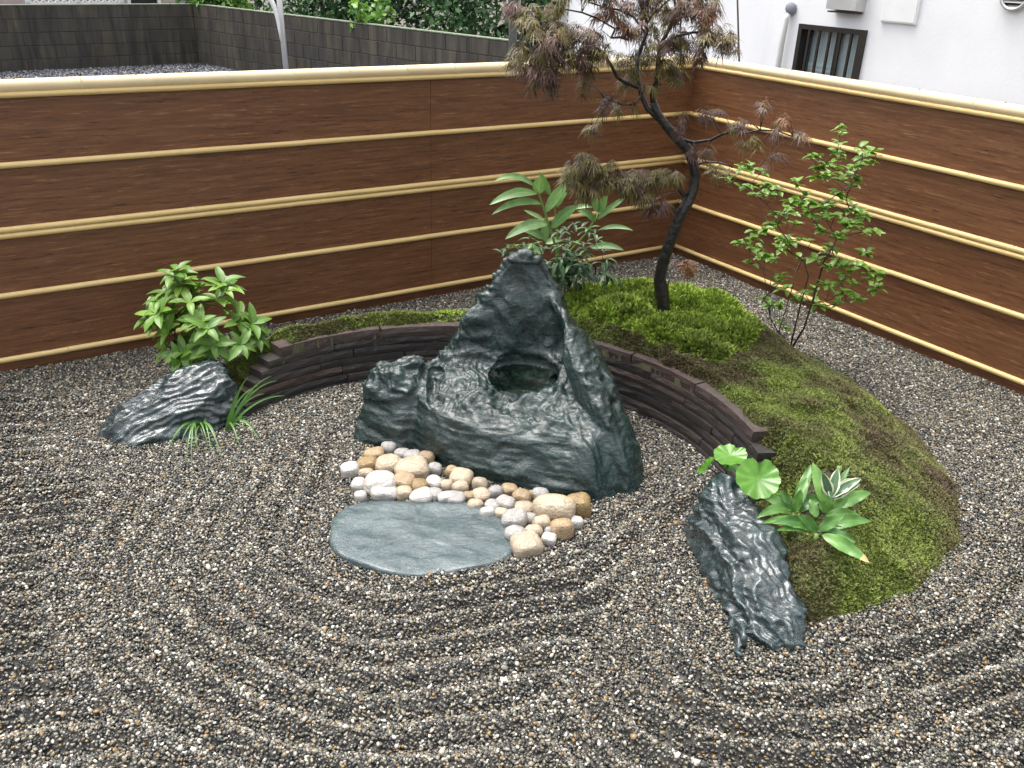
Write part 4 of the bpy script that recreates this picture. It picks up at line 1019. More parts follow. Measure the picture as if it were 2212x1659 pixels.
for i, (x, y, px, dy, nrm) in enumerate([(620, 345, 145, -.24, (-.10, -.62, .78)), (442, 195, 108, -.03, (-.15, -.18, .97)), (285, 262, 78, -.05, (-.72, .25, .65)), (435, 262, 62, .0, (.2, -.2, .95)), (690, 400, 90, -.20, (.5, -.3, .8))]):
    c = P(*cf(x, y), FY + dy); r = px / 1.626 / 1.8517 * PZ(c); disc_leaf(c, r, nrm, i, M_LEAF_F)
    m.tube([base + (random.uniform(-.02, .02), random.uniform(-.02, .02), 0), (base + c) / 2 + np.array([random.uniform(-.03, .03), .02, .03]), c - unit(nrm) * r * .12], [.0035, .003, .0025], 6)
pl.part("stem", m, M_TWIG)
hb = G(*cf(1010, 705), .13); HY = hb[1]; base = np.array([hb[0], HY, mz(hb[0], HY) - .01])
pl = Plant("strap_leaf_plant", "plant with broad glossy green strap leaves on bare soil beside the leaning boulder", "plant", base)
k1 = 1 / 1.626 / 1.8517
def HL(i, x0, y0, x1, y1, w, z0, z1, ar, mat=M_LEAF_H, tip_m=None, Yb=None):
    B = G(*cf(x0, y0), z0); T = G(*cf(x1, y1), z1); strap(pl, B, T, w * .47 * k1 * PZ(B), mat, ar, unit(CAMV - (B + T) / 2 + np.array([0, 0, .8])), seed=i, p=.85, fold_=.28, wave=.30, tip_m=tip_m)
zb = mz(hb[0], HY)
for i, a in enumerate([(1005, 690, 715, 640, 75, .02, .06, .12), (1010, 690, 1352, 625, 85, .02, .05, .10), (1040, 700, 1255, 765, 62, .01, .02, .10), (1000, 680, 640, 640, 60, .02, .03, .14), (985, 690, 740, 685, 50, .01, .02, .08),
                       (860, 555, 965, 262, 72, .04, .14, .03), (865, 555, 945, 340, 62, .04, .12, .04), (850, 550, 660, 480, 72, .04, .07, .10), (870, 550, 1030, 480, 92, .03, .06, .10), (850, 560, 612, 605, 70, .03, .04, .14),
                       (1085, 560, 975, 245, 95, .04, .16, .03), (1090, 550, 1355, 440, 92, .04, .08, .07), (1075, 570, 1010, 500, 60, .04, .08, .06), (1060, 590, 1300, 610, 70, .03, .05, .12), (1000, 600, 960, 480, 60, .03, .07, .05), (1005, 690, 880, 590, 70, .02, .09, .06), (1015, 690, 1180, 590, 70, .02, .09, .06), (860, 555, 760, 430, 60, .04, .10, .05), (1090, 560, 1210, 480, 60, .04, .10, .06), (1085, 560, 1040, 380, 60, .04, .13, .03), (865, 560, 900, 420, 60, .04, .12, .03), (1000, 690, 820, 660, 60, .02, .05, .12), (1020, 700, 1200, 690, 55, .01, .03, .12)]):
    a = list(a); a[5] += zb - .015; a[6] += zb - .01; HL(i, *a)
HL(40, 1040, 715, 1345, 895, 85, zb + .01, zb - .02, .05, M_LEAF_H, M_DRY)
# HL(41, 760, 600, 640, 590, 70, zb + .03, zb + .02, .08, simple("pale_leaf", (.55, .58, .40), .4))
# HL(42, 1110, 560, 1130, 480, 50, zb + .04, zb + .07, .02, simple("cream_leaf", (.50, .52, .33), .4))
m = MB()
for x, y in ((1005, 695), (860, 560), (1085, 570)):
    q = G(*cf(x, y), zb + .02); m.tube([np.array([q[0], q[1], mz(q[0], q[1]) - .01]), q + np.array([0, 0, -.01])], [.010, .008], 8)
pl.part("stem", m, M_STEM)
vb = G(*cf(1105, 480), .17); base = np.array([vb[0], vb[1], mz(vb[0], vb[1]) - .01]); zb = mz(vb[0], vb[1])
pl = Plant("variegated_plant", "small plant with white edged striped leaves behind the green strap leaves", "plant", base)
for i, a in enumerate([(1095, 470, 1140, 285, 72, .03, .12, .04), (1100, 470, 1292, 348, 62, .03, .09, .08), (1100, 480, 1285, 385, 52, .02, .06, .06), (1100, 480, 1225, 432, 50, .02, .04, .08), (1090, 460, 1040, 310, 70, .03, .12, .02), (1100, 465, 1215, 275, 45, .03, .11, .02), (1110, 470, 1240, 350, 60, .03, .08, .1)]):
    a = list(a); a[5] += zb; a[6] += zb; HL(60 + i, *a, M_LEAF_H if i == 5 else M_LEAF_V)
pl.part("stem", MB().tube([base, base + (0, 0, .05)], [.012, .010], 8), M_STEM)

# grass tufts in front of the low boulder
def cg(x, y): return (x / 1.843 + 300) / 1.8517, (y / 1.843 + 1000) / 1.8517
for (bx_, by_), lab, tipsg in (((930, 1310), "short grass tuft with arching blades at the foot of the low boulder", [(690, 1470, 0), (820, 1560, 0), (860, 1590, 0), (955, 1400, 0), (1085, 1540, 0), (1010, 1500, 0), (735, 1390, .02), (880, 1440, 0), (905, 1500, 0), (1060, 1450, 0), (830, 1480, 0), (780, 1440, .01), (980, 1440, .02), (860, 1310, .1), (960, 1300, .1)]),
                            ((1115, 1310), "taller grass tuft with long blades between the low boulder and slate wall", [(1275, 940, .26), (1485, 965, .20), (1545, 1075, .16), (1395, 1060, .18), (1330, 1315, .04), (1375, 1425, 0), (1225, 1485, 0), (1300, 1250, .06), (1180, 1150, .14), (1450, 930, .22), (1350, 1000, .2), (1240, 1010, .2), (1260, 1330, .02)])):
    b = G(*cg(bx_, by_), 0.0); pl = Plant("grass_tuft", lab, "grass", (b[0], b[1], -.01), "grass tufts by the low boulder")
    for i, (x, y, z_) in enumerate(tipsg):
        B = b + np.array([random.uniform(-.02, .02), random.uniform(-.02, .02), -.008]); T = G(*cg(x, y), z_ + .01) if z_ < .05 else P(*cg(x, y), b[1] + random.uniform(.0, .12))
        strap(pl, B, T, .0042, M_GRASS, .30 if z_ < .1 else .16, unit(CAMV - B), "blade", .02, 12, .45, .3, i)
    t_ = 0

# ------------------------------------------------------------------ laceleaf maple
def c3(x, y): return (x / 2.212 + 2300) / 1.8517, (y / 2.212) / 1.8517
def c7(x, y): return (x / 2.074 + 2200) / 1.8517, (y / 2.074 + 700) / 1.8517
mb_ = G(1432, 683, .33); TY = mb_[1]; base = np.array([mb_[0], TY, mz(mb_[0], TY) - .03])
pl = Plant("maple_tree", "laceleaf maple with dark curving trunk and drooping purple olive leaves on the mound", "tree", base)
trunk = [base, P(*c7(940, 1170), TY), P(*c7(940, 1060), TY), P(*c7(925, 960), TY), P(*c7(910, 870), TY), P(*c7(930, 760), TY - .01), P(*c7(975, 610), TY - .02), P(*c7(1030, 470), TY - .03), P(*c7(1080, 330), TY - .03), P(*c7(1145, 220), TY - .02),
         P(*c7(1190, 120), TY), P(*c7(1205, 0), TY), P(*c3(1050, 1460), TY), P(*c3(1005, 1330), TY + .01), P(*c3(900, 1220), TY + .02), P(*c3(800, 1110), TY + .02), P(*c3(730, 1000), TY + .02), P(*c3(690, 900), TY + .02)]
trr = [.038, .036, .033, .036, .031, .0295, .0285, .028, .0275, .0285, .0265, .0255, .025, .0245, .0245, .0205, .0185, .017]
m = MB(); m.tube(trunk, trr, 12)
def limb(pts_, r0, r1): m.tube(pts_, list(np.linspace(r0, r1, len(pts_))), 8); return pts_
limbs = []
limbs.append(limb([trunk[15]] + [P(*c3(x, y), TY + .03 + .02 * k) for k, (x, y) in enumerate([(640, 960), (585, 830), (555, 700), (550, 560), (580, 430), (635, 300), (632, 190), (590, 70), (560, -40), (540, -160)])], .014, .005))
limbs.append(limb([trunk[17]] + [P(*c3(x, y), TY - .02 * k) for k, (x, y) in enumerate([(685, 830), (720, 720), (735, 560), (745, 420), (830, 260), (900, 120), (880, 0), (890, -140)])], .014, .005))
limbs.append(limb([P(*c3(150, 400), TY - .2)] + [P(*c3(x, y), TY - .2 - .03 * k) for k, (x, y) in enumerate([(0, 300), (-150, 200), (-300, 190), (-450, 300)])], .005, .002))
limbs.append(limb([P(*c3(190, 160), TY - .16)] + [P(*c3(x, y), TY - .18) for x, y in [(60, 110), (-100, 80), (-300, 60), (-460, 70)]], .004, .002))
limbs.append(limb([P(*c3(550, 770), TY + .03)] + [P(*c3(x, y), TY - .05 * k) for k, (x, y) in enumerate([(440, 730), (370, 680), (320, 580), (250, 470), (150, 400), (20, 360), (-120, 300)])], .010, .004))
limbs.append(limb([trunk[9]] + [P(*c7(x, y), TY - .03 * k) for k, (x, y) in enumerate([(1090, 140), (1030, 80), (960, 55), (880, 75), (760, 90), (640, 90), (520, 60), (420, 30)])], .012, .004))
limbs.append(limb([trunk[12]] + [P(*c3(x, y), TY - .04 * k) for k, (x, y) in enumerate([(1160, 1435), (1280, 1440), (1400, 1480)])], .008, .003))
limbs.append(limb([trunk[14]] + [P(*c3(x, y), TY - .04 * k) for k, (x, y) in enumerate([(1050, 1260), (1200, 1240), (1300, 1190), (1400, 1160), (1500, 1180), (1640, 1150), (1800, 1160), (1930, 1210)])], .008, .003))
limbs.append(limb([P(*c3(625, 300), TY + .14)] + [P(*c3(x, y), TY + .1 - .05 * k) for k, (x, y) in enumerate([(520, 150), (400, 90), (250, 60), (120, 20)])], .006, .003))
limbs.append(limb([P(*c3(470, 350), TY + .05)] + [P(*c3(x, y), TY - .04 * k) for k, (x, y) in enumerate([(400, 330), (320, 335), (355, 255), (260, 200), (190, 160)])], .006, .003))
limbs.append(limb([P(*c3(740, 430), TY - .06)] + [P(*c3(x, y), TY - .08 - .04 * k) for k, (x, y) in enumerate([(880, 330), (1020, 290), (1160, 280), (1300, 310), (1400, 370)])], .007, .003))
limbs.append(limb([P(*c3(640, 200), TY + .14)] + [P(*c3(x, y), TY + .1) for x, y in [(720, 100), (830, 0), (940, -100)]], .006, .003))
limbs.append(limb([P(*c3(905, 130), TY - .12)] + [P(*c3(x, y), TY - .15) for x, y in [(980, 60), (1080, 10), (1180, -20)]], .006, .003))
limbs.append(limb([P(*c3(600, 830), TY + .04)] + [P(*c3(x, y), TY - .03 * k) for k, (x, y) in enumerate([(520, 930), (420, 930), (330, 890), (260, 860)])], .005, .002))
# side shoot low on the trunk
limbs.append(limb([P(*c7(965, 960), TY - .02), P(*c7(1000, 840), TY + .04), P(*c7(1040, 765), TY + .08), P(*c7(1130, 745), TY + .1), P(*c7(1220, 760), TY + .12)], .004, .0015))
pl.part("trunk", m, M_BARK)
# sprays of foliage: pixel boxes (crop c3), how many sprays, colour (0 olive, 1 purple, 2 rust)
SPR = [(150, 20, 330, 150, 5, 2), (250, -60, 500, 100, 8, 1), (380, 420, 560, 640, 9, 0), (360, 60, 600, 320, 13, 1), (420, 180, 560, 300, 4, 2), (430, 640, 560, 800, 4, 0),
       (560, -80, 900, 120, 15, 1), (640, 60, 900, 330, 14, 0), (560, 320, 800, 560, 13, 0), (760, 240, 1000, 420, 10, 1), (880, -60, 1250, 130, 19, 1), (1060, 60, 1260, 200, 9, 2), (1000, 200, 1300, 330, 9, 1), (1130, 240, 1420, 360, 10, 0), (1300, 330, 1480, 430, 6, 0), (800, 380, 1050, 560, 8, 0), (1000, 420, 1280, 560, 7, 1), (640, 540, 900, 660, 5, 0), (860, 600, 1000, 760, 4, 0), (-250, -150, 1250, -50, 36, 0), (0, -250, 1050, -150, 26, 1), (250, -330, 850, -240, 14, 0),
       (1380, 1060, 1520, 1130, 5, 1), (1640, 880, 1720, 960, 3, 1), (1780, 1000, 1880, 1060, 3, 2), (1720, 1080, 1820, 1180, 3, 1), (1880, 1160, 2020, 1290, 4, 1), (1480, 1230, 1640, 1300, 3, 0), (1640, 1330, 1850, 1440, 3, 1), (1050, 1280, 1300, 1360, 5, 1), (1180, 1440, 1420, 1530, 4, 0), (180, 850, 300, 1000, 3, 1), (130, 1020, 260, 1120, 4, 0), (330, 880, 520, 960, 3, 0), (800, 960, 1000, 1160, 3, 1), (1100, 900, 1300, 1100, 4, 1), (600, 700, 760, 900, 3, 0)]
SPR9 = [(345, 390, 480, 560, 9, 0), (260, 0, 420, 110, 8, 1), (360, 110, 520, 200, 5, 0), (480, 30, 830, 160, 9, 0), (540, 170, 760, 330, 13, 0), (560, 330, 800, 480, 15, 1), (620, 470, 900, 590, 14, 0), (760, 240, 1000, 420, 14, 0), (880, 400, 1120, 580, 15, 1), (540, 700, 820, 850, 9, 1), (340, 600, 520, 740, 4, 1), (560, 590, 960, 690, 9, 1), (980, 250, 1200, 400, 9, 1), (1100, 420, 1340, 560, 10, 0), (1020, 590, 1240, 660, 4, 0), (1000, 780, 1060, 870, 2, 0), (480, 500, 620, 600, 5, 0)]
def c9(x, y): return (x / 2.37 + 1900) / 1.8517, (y / 2.37) / 1.8517
SPR7 = [(180, -160, 360, -60, 12, 0), (120, -80, 330, 60, 18, 0), (330, -100, 560, 40, 18, 0), (230, 30, 420, 170, 12, 0), (480, -20, 700, 120, 16, 0), (700, -60, 920, 60, 14, 0), (640, 90, 860, 200, 12, 0), (800, 180, 950, 290, 7, 1), (900, -60, 1060, 40, 7, 0), (1050, 690, 1150, 760, 3, 2), (1150, 720, 1290, 800, 4, 2)]
allpts = np.array([q for l_ in limbs for q in l_] + trunk[8:])
tw = MB(); leafV = {0: MB(), 1: MB(), 2: MB()}
rm = random.Random(77)
def lace_leaf(mbx, q, d, nrm, s):
    """seven thread-like drooping lobes"""
    d = unit(d); side = unit(np.cross(nrm, d)); 
    for k in range(-3, 4):
        a = k * .40 + rm.uniform(-.1, .1); dd = unit(d * math.cos(a) + side * math.sin(a)); l_ = s * (1 - .13 * abs(k)) * rm.uniform(.8, 1.1); w = s * .036 * rm.uniform(.8, 1.3)
        sd = unit(np.cross(dd, nrm)) * w; c1 = q + dd * l_ * .5 - np.array([0, 0, .06 * l_]); c2 = q + dd * l_ - np.array([0, 0, .38 * l_])
        mbx.add([q, c1 + sd, c2, c1 - sd], [(0, 1, 2, 3)])
        if rm.random() < .6:
            e = c1 * .6 + q * .4; f_ = unit(dd + side * rm.choice((-.7, .7))) * l_ * .38 - np.array([0, 0, .12 * l_]); mbx.add([e, e + f_ * .5 + sd * .6, e + f_, e + f_ * .5 - sd * .6], [(0, 1, 2, 3)])
for lst, cfn in ((SPR, c3), (SPR7, c7), (SPR9, c9)):
    for x0, y0, x1, y1, n, colr in lst:
        for i in range(int(n * 1.12 + .5)):
            x, y = rm.uniform(x0, x1), rm.uniform(y0, y1); xx, yy = cfn(x, y)
            q0 = P(xx, yy, TY); j = int(np.argmin(((allpts[:, [0, 2]] - q0[[0, 2]]) ** 2).sum(1))); q = P(xx, yy, allpts[j][1] + rm.uniform(-.13, .10))
            if on_line(q[None, :2], AL)[0] < .08 or on_line(q[None, :2], AR)[0] < .08: q = P(xx, yy, TY - .1)
            a = allpts[int(np.argmin(((allpts - q) ** 2).sum(1)))]; mid = (a + q) / 2 + np.array([0, 0, .25 * np.linalg.norm(q - a) * .5]); 
            tw.tube([a, (a + mid) / 2, mid, (mid + q) / 2 + np.array([0, 0, .01]), q], [.0019, .0016, .0014, .0011, .0008], 4)
            for _ in range(rm.randint(3, 5)):
                an = rm.uniform(0, 6.28); el = rm.uniform(-1.1, .0); d = np.array([math.cos(an) * math.cos(el), math.sin(an) * math.cos(el), math.sin(el)])
                cidx = colr if rm.random() < .72 else rm.choice((0, 0, 1, 2) if colr else (0, 1, 1))
                lace_leaf(leafV[cidx], q + np.array([rm.uniform(-.015, .015) for _ in range(3)]), d, unit((rm.uniform(-.4, .4), rm.uniform(-.6, .2), 1)), rm.uniform(.050, .080))
pl.part("twigs", tw, M_BARK, kind="stuff")
for k, mt in ((0, M_MAPLE), (1, M_MAPLE2), (2, M_MAPLE3)): pl.part("crown", leafV[k], mt, False, kind="stuff")

# ------------------------------------------------------------------ beyond the fence: yard, block wall, houses, trees
yard = MB(); A0 = np.array([-8.3, 14.9]); CB = np.array([-5.85, 16.95]); E0 = np.array([.95, 11.05])
dB = unit(np.r_[A0 - CB, 0])[:2]; dS = unit(np.r_[E0 - CB, 0])[:2]
fl = lambda s: FC + s * np.array([math.cos(AL), math.sin(AL)])
ca, cb = fl(-.3), fl(9.0)
W0 = A0 + dB * 4
q = [(*(ca - .09 * np.array([math.sin(AL), -math.cos(AL)])), 0.0)]
poly = [fl(-2.0), fl(10.0), CB + dB * 8.0, CB + np.array([0, .2]), E0 + dS * .5]
nrmL = np.array([-math.sin(AL), math.cos(AL)]); nrmL = nrmL * np.sign((-FC) @ nrmL)
poly[0] = poly[0] - nrmL * .10; poly[1] = poly[1] - nrmL * .10
yard.add([(p[0], p[1], -.02) for p in poly], [(0, 1, 2, 3, 4)]); yard.build("yard", M_YARD, kind="structure")
# crushed stone where the yard shows over the fence
n = 60000; pp = np.c_[rng.uniform(-10.5, -2.0, n), rng.uniform(9.0, 17.2, n)]
pp = pp[in_poly(pp, np.array([CB + (0, -.05), CB + dB * 4.5, fl(8.0) - nrmL * 3, fl(3.0) - nrmL * 3.0, CB + dS * 3.5]))]
r = rng.uniform(.014, .030, len(pp)); RUB = bpy.data.objects.new("stone_source", ico("crushed", 1, 1.0, 9, .5)); RUB.data.materials.append(M_RUB)
RUB.data.polygons.foreach_set("use_smooth", np.zeros(len(RUB.data.polygons), bool))
scatter("crushed_stone", np.c_[pp, r * .2 - .01], rng.uniform(0, 6.28, (len(pp), 3)), np.c_[r, r * .8, r * .7], RUB, kind="stuff")

bw = thing("block_wall", "dark weathered concrete block wall around the yard behind the left fence", "wall", (CB[0], CB[1], 0))
BLK = {}
def block_mesh(ln):
    k = round(ln, 2)
    if k not in BLK: BLK[k] = bevel_mesh(MB().box(0, ln, -.06, .06, 0, .190).mesh("block"), .004, 1); BLK[k].materials.append(M_BLOCK)
    return BLK[k]
for d, ln, side in ((dB, 6.4, -1), (dS, 9.2, 1)):
    ang = math.atan2(d[1], d[0])
    for c in range(5):
        x = .07 if side < 0 else .0; first = .19 if c % 2 else .39; k = 0
        while x < ln - .05:
            w = first if k == 0 else .39; k += 1
            o = bpy.data.objects.new("block", block_mesh(w)); link(o, bw); o.location = (d[0] * x, d[1] * x, -.02 + c * .2 + .003); o.rotation_euler = (0, 0, ang + random.uniform(-.004, .004)); x += w + .01
    mo = MB().box(0, ln, -.053, .053, -.05, .975).build("mortar", M_MORTAR, bw); mo.rotation_euler = (0, 0, ang)
    cp_ = MB().box(0, ln, -.062, .062, .978, .992).build("coping", M_MOSSY, bw); cp_.rotation_euler = (0, 0, ang); cp_.location.z = .004 if side > 0 else 0

# white house behind the right fence
HN = np.array([.83094, .55637]); HO = FC + 1.3 * HN; HD = np.array([math.cos(AR), math.sin(AR)])
def onw(x, y, off=0.0):
    d = ray(x, y); t = ((HO - off * HN) @ HN) / (d[:2] @ HN); return np.array([0, 0, CAM_H]) + t * d
def su(p): return float((p[:2] - HO) @ HD), float(p[2])
house = thing("white_house", "white rendered house wall with small barred window behind the right fence", "house", (HO[0], HO[1], 0), AR)
s_left = su(onw(1228, 30))[0]
(sa, za), (sb_, zb_) = su(onw(3206 / 1.8517, 99 / 1.8517)), su(onw(3474 / 1.8517, 116 / 1.8517)); z_top = .5 * (za + zb_); z_bot = .98
wall_ = MB(); th = .16     # local x along the wall, +y away from the garden
ysg = 1.0 if (np.array([-math.sin(AR), math.cos(AR)]) @ HN) > 0 else -1.0
def hb_(x0, x1, z0, z1, y0=0.0, y1=th, name="wall", m=M_STUCCO, parent=None):
    b = MB().box(x0, x1, min(ysg * y0, ysg * y1), max(ysg * y0, ysg * y1), z0, z1); return b.build(name, m, parent or house)
wall_ = MB()
for x0, x1, z0, z1 in ((s_left, sa, -.1, 5.2), (sb_, 6.0, -.1, 5.2), (sa, sb_, -.1, z_bot), (sa, sb_, z_top, 5.2)):
    wall_.box(x0, x1, min(0, ysg * th), max(0, ysg * th), z0, z1)
wall_.box(s_left, s_left + th, min(ysg * th, ysg * 4), max(ysg * th, ysg * 4), -.1, 5.2); wall_.box(s_left, 6.0, min(ysg * 3.9, ysg * 4), max(ysg * 3.9, ysg * 4), -.1, 5.2)
wall_.box(5.9, 6.0, min(ysg * th, ysg * 3.9), max(ysg * th, ysg * 3.9), -.1, 5.2); wall_.box(s_left, 6.0, min(0, ysg * 4), max(0, ysg * 4), 5.2, 5.3)
wall_.build("wall", M_STUCCO, house)
win = MB(); fw_ = .035
for x0, x1, z0, z1 in ((sa, sa + fw_, z_bot, z_top), (sb_ - fw_ * 1.4, sb_, z_bot, z_top), (sa + fw_, sb_ - fw_ * 1.4, z_top - fw_, z_top), (sa + fw_, sb_ - fw_ * 1.4, z_bot, z_bot + fw_)):
    win.box(x0, x1, min(-ysg * .03, ysg * .07), max(-ysg * .03, ysg * .07), z0, z1)
fr = win.build("window", M_DARKAL, house)
sw = sb_ - sa
for k in range(5):
    x = sa + fw_ + (k + .75) * (sw - fw_ * 2) / 5.6
    b = MB().box(x - .009, x + .009, min(-ysg * .028, -ysg * .012), max(-ysg * .028, -ysg * .012), z_bot + .004, z_top - .004).build("bar", M_DARKAL, fr)
b = MB().box(sa + sw * .50, sa + sw * .56, min(ysg * .05, ysg * .062), max(ysg * .05, ysg * .062), z_bot + fw_, z_top - fw_).build("sash", M_DARKAL, fr)
MB().box(sa + fw_, sb_ - fw_, min(ysg * .063, ysg * .066), max(ysg * .063, ysg * .066), z_bot + fw_, z_top - fw_).build("pane", M_GLASS, fr)
MB().box(sa + fw_ + .02, sb_ - fw_, min(ysg * .090, ysg * .096), max(ysg * .090, ysg * .096), z_bot + .02, z_top - .02).build("curtain", simple("grey_curtain", (.66, .68, .69), .7, 6, .1), fr)
bl = MB()
for k in range(9):
    z0 = z_bot + .04 + k * .032; bl.box(sa + .07, sa + sw * .5, min(ysg * .068, ysg * .088), max(ysg * .068, ysg * .088), z0, z0 + .026)
bl.build("stacked_towels", simple("white_cloth", (.75, .75, .76), .8), fr)
# fittings on the wall
def fit(name, label, cat): return thing(name, label, cat, (HO[0], HO[1], 0), AR)
(s0, z0), (s1, z1) = su(onw((3000 + 603 / 2.018) / 1.8517, (70 / 2.018) / 1.8517, .12)), su(onw((3000 + 835 / 2.018) / 1.8517, (112 / 2.018) / 1.8517, .12))
h = fit("vent_hood", "square pale metal vent hood on the white wall above the barred window", "vent")
zt_ = z0 + .26; zb2 = (z0 + z1) / 2; ym = -ysg * .11
b = MB().add([(s0, 0, zt_), (s1, 0, zt_), (s1, ym, zt_ - .04), (s0, ym, zt_ - .04), (s0, 0, zb2), (s1, 0, zb2), (s1, ym, zb2 + .01), (s0, ym, zb2 + .01)], [(0, 1, 2, 3), (3, 2, 6, 7), (0, 3, 7, 4), (1, 5, 6, 2), (4, 7, 6, 5)])
b.build("hood", M_STEEL, h); MB().box(s0 + .01, s1 - .01, min(-ysg * .01, ym * .9), max(-ysg * .01, ym * .9), zb2 - .012, zb2 - .002).build("grille", M_DARKAL, h)
(s0, z0), (s1, z1) = su(onw((3000 + 1062 / 2.018) / 1.8517, (180 / 2.018) / 1.8517)), su(onw((3000 + 1345 / 2.018) / 1.8517, (198 / 2.018) / 1.8517))
h = fit("wall_box", "white flat utility box on the white wall right of the vent hood", "box")
bevel_mesh(MB().box(s0, s1, min(-ysg * .022, ysg * .005), max(-ysg * .022, ysg * .005), (z0 + z1) / 2, z0 + .42).build("box", M_WHITE, h).data, .006, 2)
MB().box(s0 + .01, s1 - .01, min(-ysg * .026, -ysg * .022), max(-ysg * .026, -ysg * .022), (z0 + z1) / 2 + .012, z0 + .40).build("lid", M_WHITE, h)
c_ = su(onw((3000 + 2150 / 2.018) / 1.8517, (0) / 1.8517)); h = fit("round_vent", "round louvred vent cap high on the white wall", "vent")
ring = MB(); rv = .085
ring.tube([(c_[0] + rv * math.cos(a), -ysg * .03, c_[1] + .03 + rv * math.sin(a)) for a in np.linspace(0, 2 * math.pi, 33)], .011, 8, False); ring.build("ring", M_STEEL, h, True)
dsc = MB().add([(c_[0] + rv * math.cos(a), -ysg * .012, c_[1] + .03 + rv * math.sin(a)) for a in np.linspace(0, 2 * math.pi, 32, False)], [tuple(range(32))]); dsc.build("back_plate", M_DARKIN, h)
for k in range(6):
    zz_ = c_[1] + .03 - .07 + k * .028; hw_ = math.sqrt(max(.0004, rv ** 2 - (zz_ - c_[1] - .03) ** 2))
    MB().add([(c_[0] - hw_, -ysg * .014, zz_ + .010), (c_[0] + hw_, -ysg * .014, zz_ + .010), (c_[0] + hw_, -ysg * .032, zz_ - .004), (c_[0] - hw_, -ysg * .032, zz_ - .004)], [(0, 1, 2, 3)]).build("slat", M_STEEL, h)
h = fit("wall_conduit", "pale pipe with grey putty cap running down the white wall beside the window", "pipe")
cp0, cp1 = su(onw((3000 + 300 / 2.018) / 1.8517, (85 / 2.018) / 1.8517, .05)), su(onw((3000 + 290 / 2.018) / 1.8517, (150 / 2.018) / 1.8517, .05))
cp2 = su(onw((3000 + 225 / 2.018) / 1.8517, (560 / 2.018) / 1.8517, .05))
MB().tube([(cp1[0] + .01, -ysg * .02, cp0[1] + .0), (cp1[0], -ysg * .045, cp1[1]), (cp1[0] - .008, -ysg * .045, (cp1[1] + cp2[1]) / 2), (cp1[0] - .01, -ysg * .045, .2)], [.024, .023, .023, .023], 12).build("pipe", M_PVC, h, True)
k = ico("putty_cap", 2, 1, 4, .15); o = obj("putty_cap", k, M_GREYCAP, h); o.location = (cp0[0] + .008, -ysg * .02, cp0[1] + .012); o.scale = (.045, .04, .055)

# thin garden canes standing behind the right fence, leaning on the house wall side
for i, (x0, x1, ytop) in enumerate(((2950 / 1.8517, 2957 / 1.8517, 0), (2722 / 1.8517, 2722 / 1.8517, 0))):
    b0 = onw(x1, 260 / 1.8517, .95); b1 = onw(x0, 5 / 1.8517, .95); d_ = unit(b1 - b0); c0 = b0 - d_ * (b0[2] + .06) / d_[2]; top = b1 + d_ * .5
    cn = MB().tube([c0, c0 * .7 + top * .3, c0 * .5 + top * .5, c0 * .3 + top * .7, top], [.0075, .007, .0068, .0065, .006], 8).build("cane", M_TWIG, None, True)
    tag(cn, ["thin brown cane standing between the right fence and white house", "thin brown cane rising behind the maple branches at the fence corner"][i], "cane")

# pale curved pole in the yard
Yp = 11.0
pb = P(1640 / 3.687 / 1.8517 + 700 / 1.8517, 1060 / 3.687 / 1.8517, Yp); pt_ = P((700 + 1540 / 3.687) / 1.8517, 0, Yp)
d_ = unit(pt_ - pb); foot = pb - d_ * (pb[2] + .05) / d_[2]; top = pt_ + d_ * .9
pole = thing("metal_pole", "leaning pale metal pole with a curved brace in front of the block wall", "pole", tuple(foot))
MB().tube([np.zeros(3), (top - foot) * .5, top - foot], .032, 10).build("post", M_STEEL, pole, True)
br = [P((700 + x / 3.687) / 1.8517, y / 3.687 / 1.8517, Yp - .02) - foot for x, y in [(1570, 620), (1540, 430), (1515, 280), (1480, 150), (1430, 30), (1380, -60), (1300, -160)]]
MB().tube(br, [.012, .018, .022, .026, .028, .028, .028], 10).build("brace", M_WHITE, pole, True)

# neighbour's house and lattice behind the block wall
nb = thing("neighbour_house", "pink rendered house with dark doorway behind the block wall", "house", (0, 0, 0))
back = -np.array([-dB[1], dB[0]]); back = back if (back @ np.array([0, 1])) > 0 else -back
an = math.atan2(-dB[1], -dB[0])
O2 = A0 + back * 2.6 + dB * 2.0
nb.location = (O2[0], O2[1], -.09); nb.rotation_euler = (0, 0, an)
def bwx(px, off): # s along the back wall direction for a picture column
    d = ray(px, 8); o_ = A0 + back * off; nn = back; t = (o_ @ nn) / (d[:2] @ nn); p = t * d[:2]; return float((p - O2) @ np.array([math.cos(an), math.sin(an)]))
w_ = MB()
sdoor0, sdoor1, send = bwx(500 / 1.8517 + 10, 2.6), bwx(1075 / 1.693 / 1.8517, 2.6), bwx(1195 / 1.693 / 1.8517, 2.6)
w_.box(-3, sdoor0, 0, .15, 0, 5.0); w_.box(sdoor0, sdoor1, 0, .15, 2.2, 5.0); w_.box(sdoor1, send, 0, .15, 0, 5.0); w_.box(-3, send, .15, 3.0, 4.9, 5.0); w_.box(send - .12, send, .15, 3.0, 0, 4.9); w_.box(-3, -2.88, .15, 3.0, 0, 4.9); w_.box(-3, send, 3.0, 3.12, 0, 5.0)
w_.build("wall", M_PINK, nb); MB().box(sdoor0, sdoor1, .10, .14, 0, 2.2).build("doorway_shade", M_DARKIN, nb)  # no door leaf: a near-black sheet paints the shade in the doorway
for s_ in (sdoor0 - .04, sdoor1 - .02): MB().box(s_, s_ + .06, -.03, .02, 0, 2.24).build("door_frame", M_WHITE, nb)
lf = thing("lattice_fence", "white diamond lattice fence standing behind the block wall", "fence", (*(A0 + back * .9 + dB * 2.0), 0.0), an)
l0, l1 = bwx(430 / 4.147 / 1.8517, .9), bwx(835 / 1.693 / 1.8517, .9)
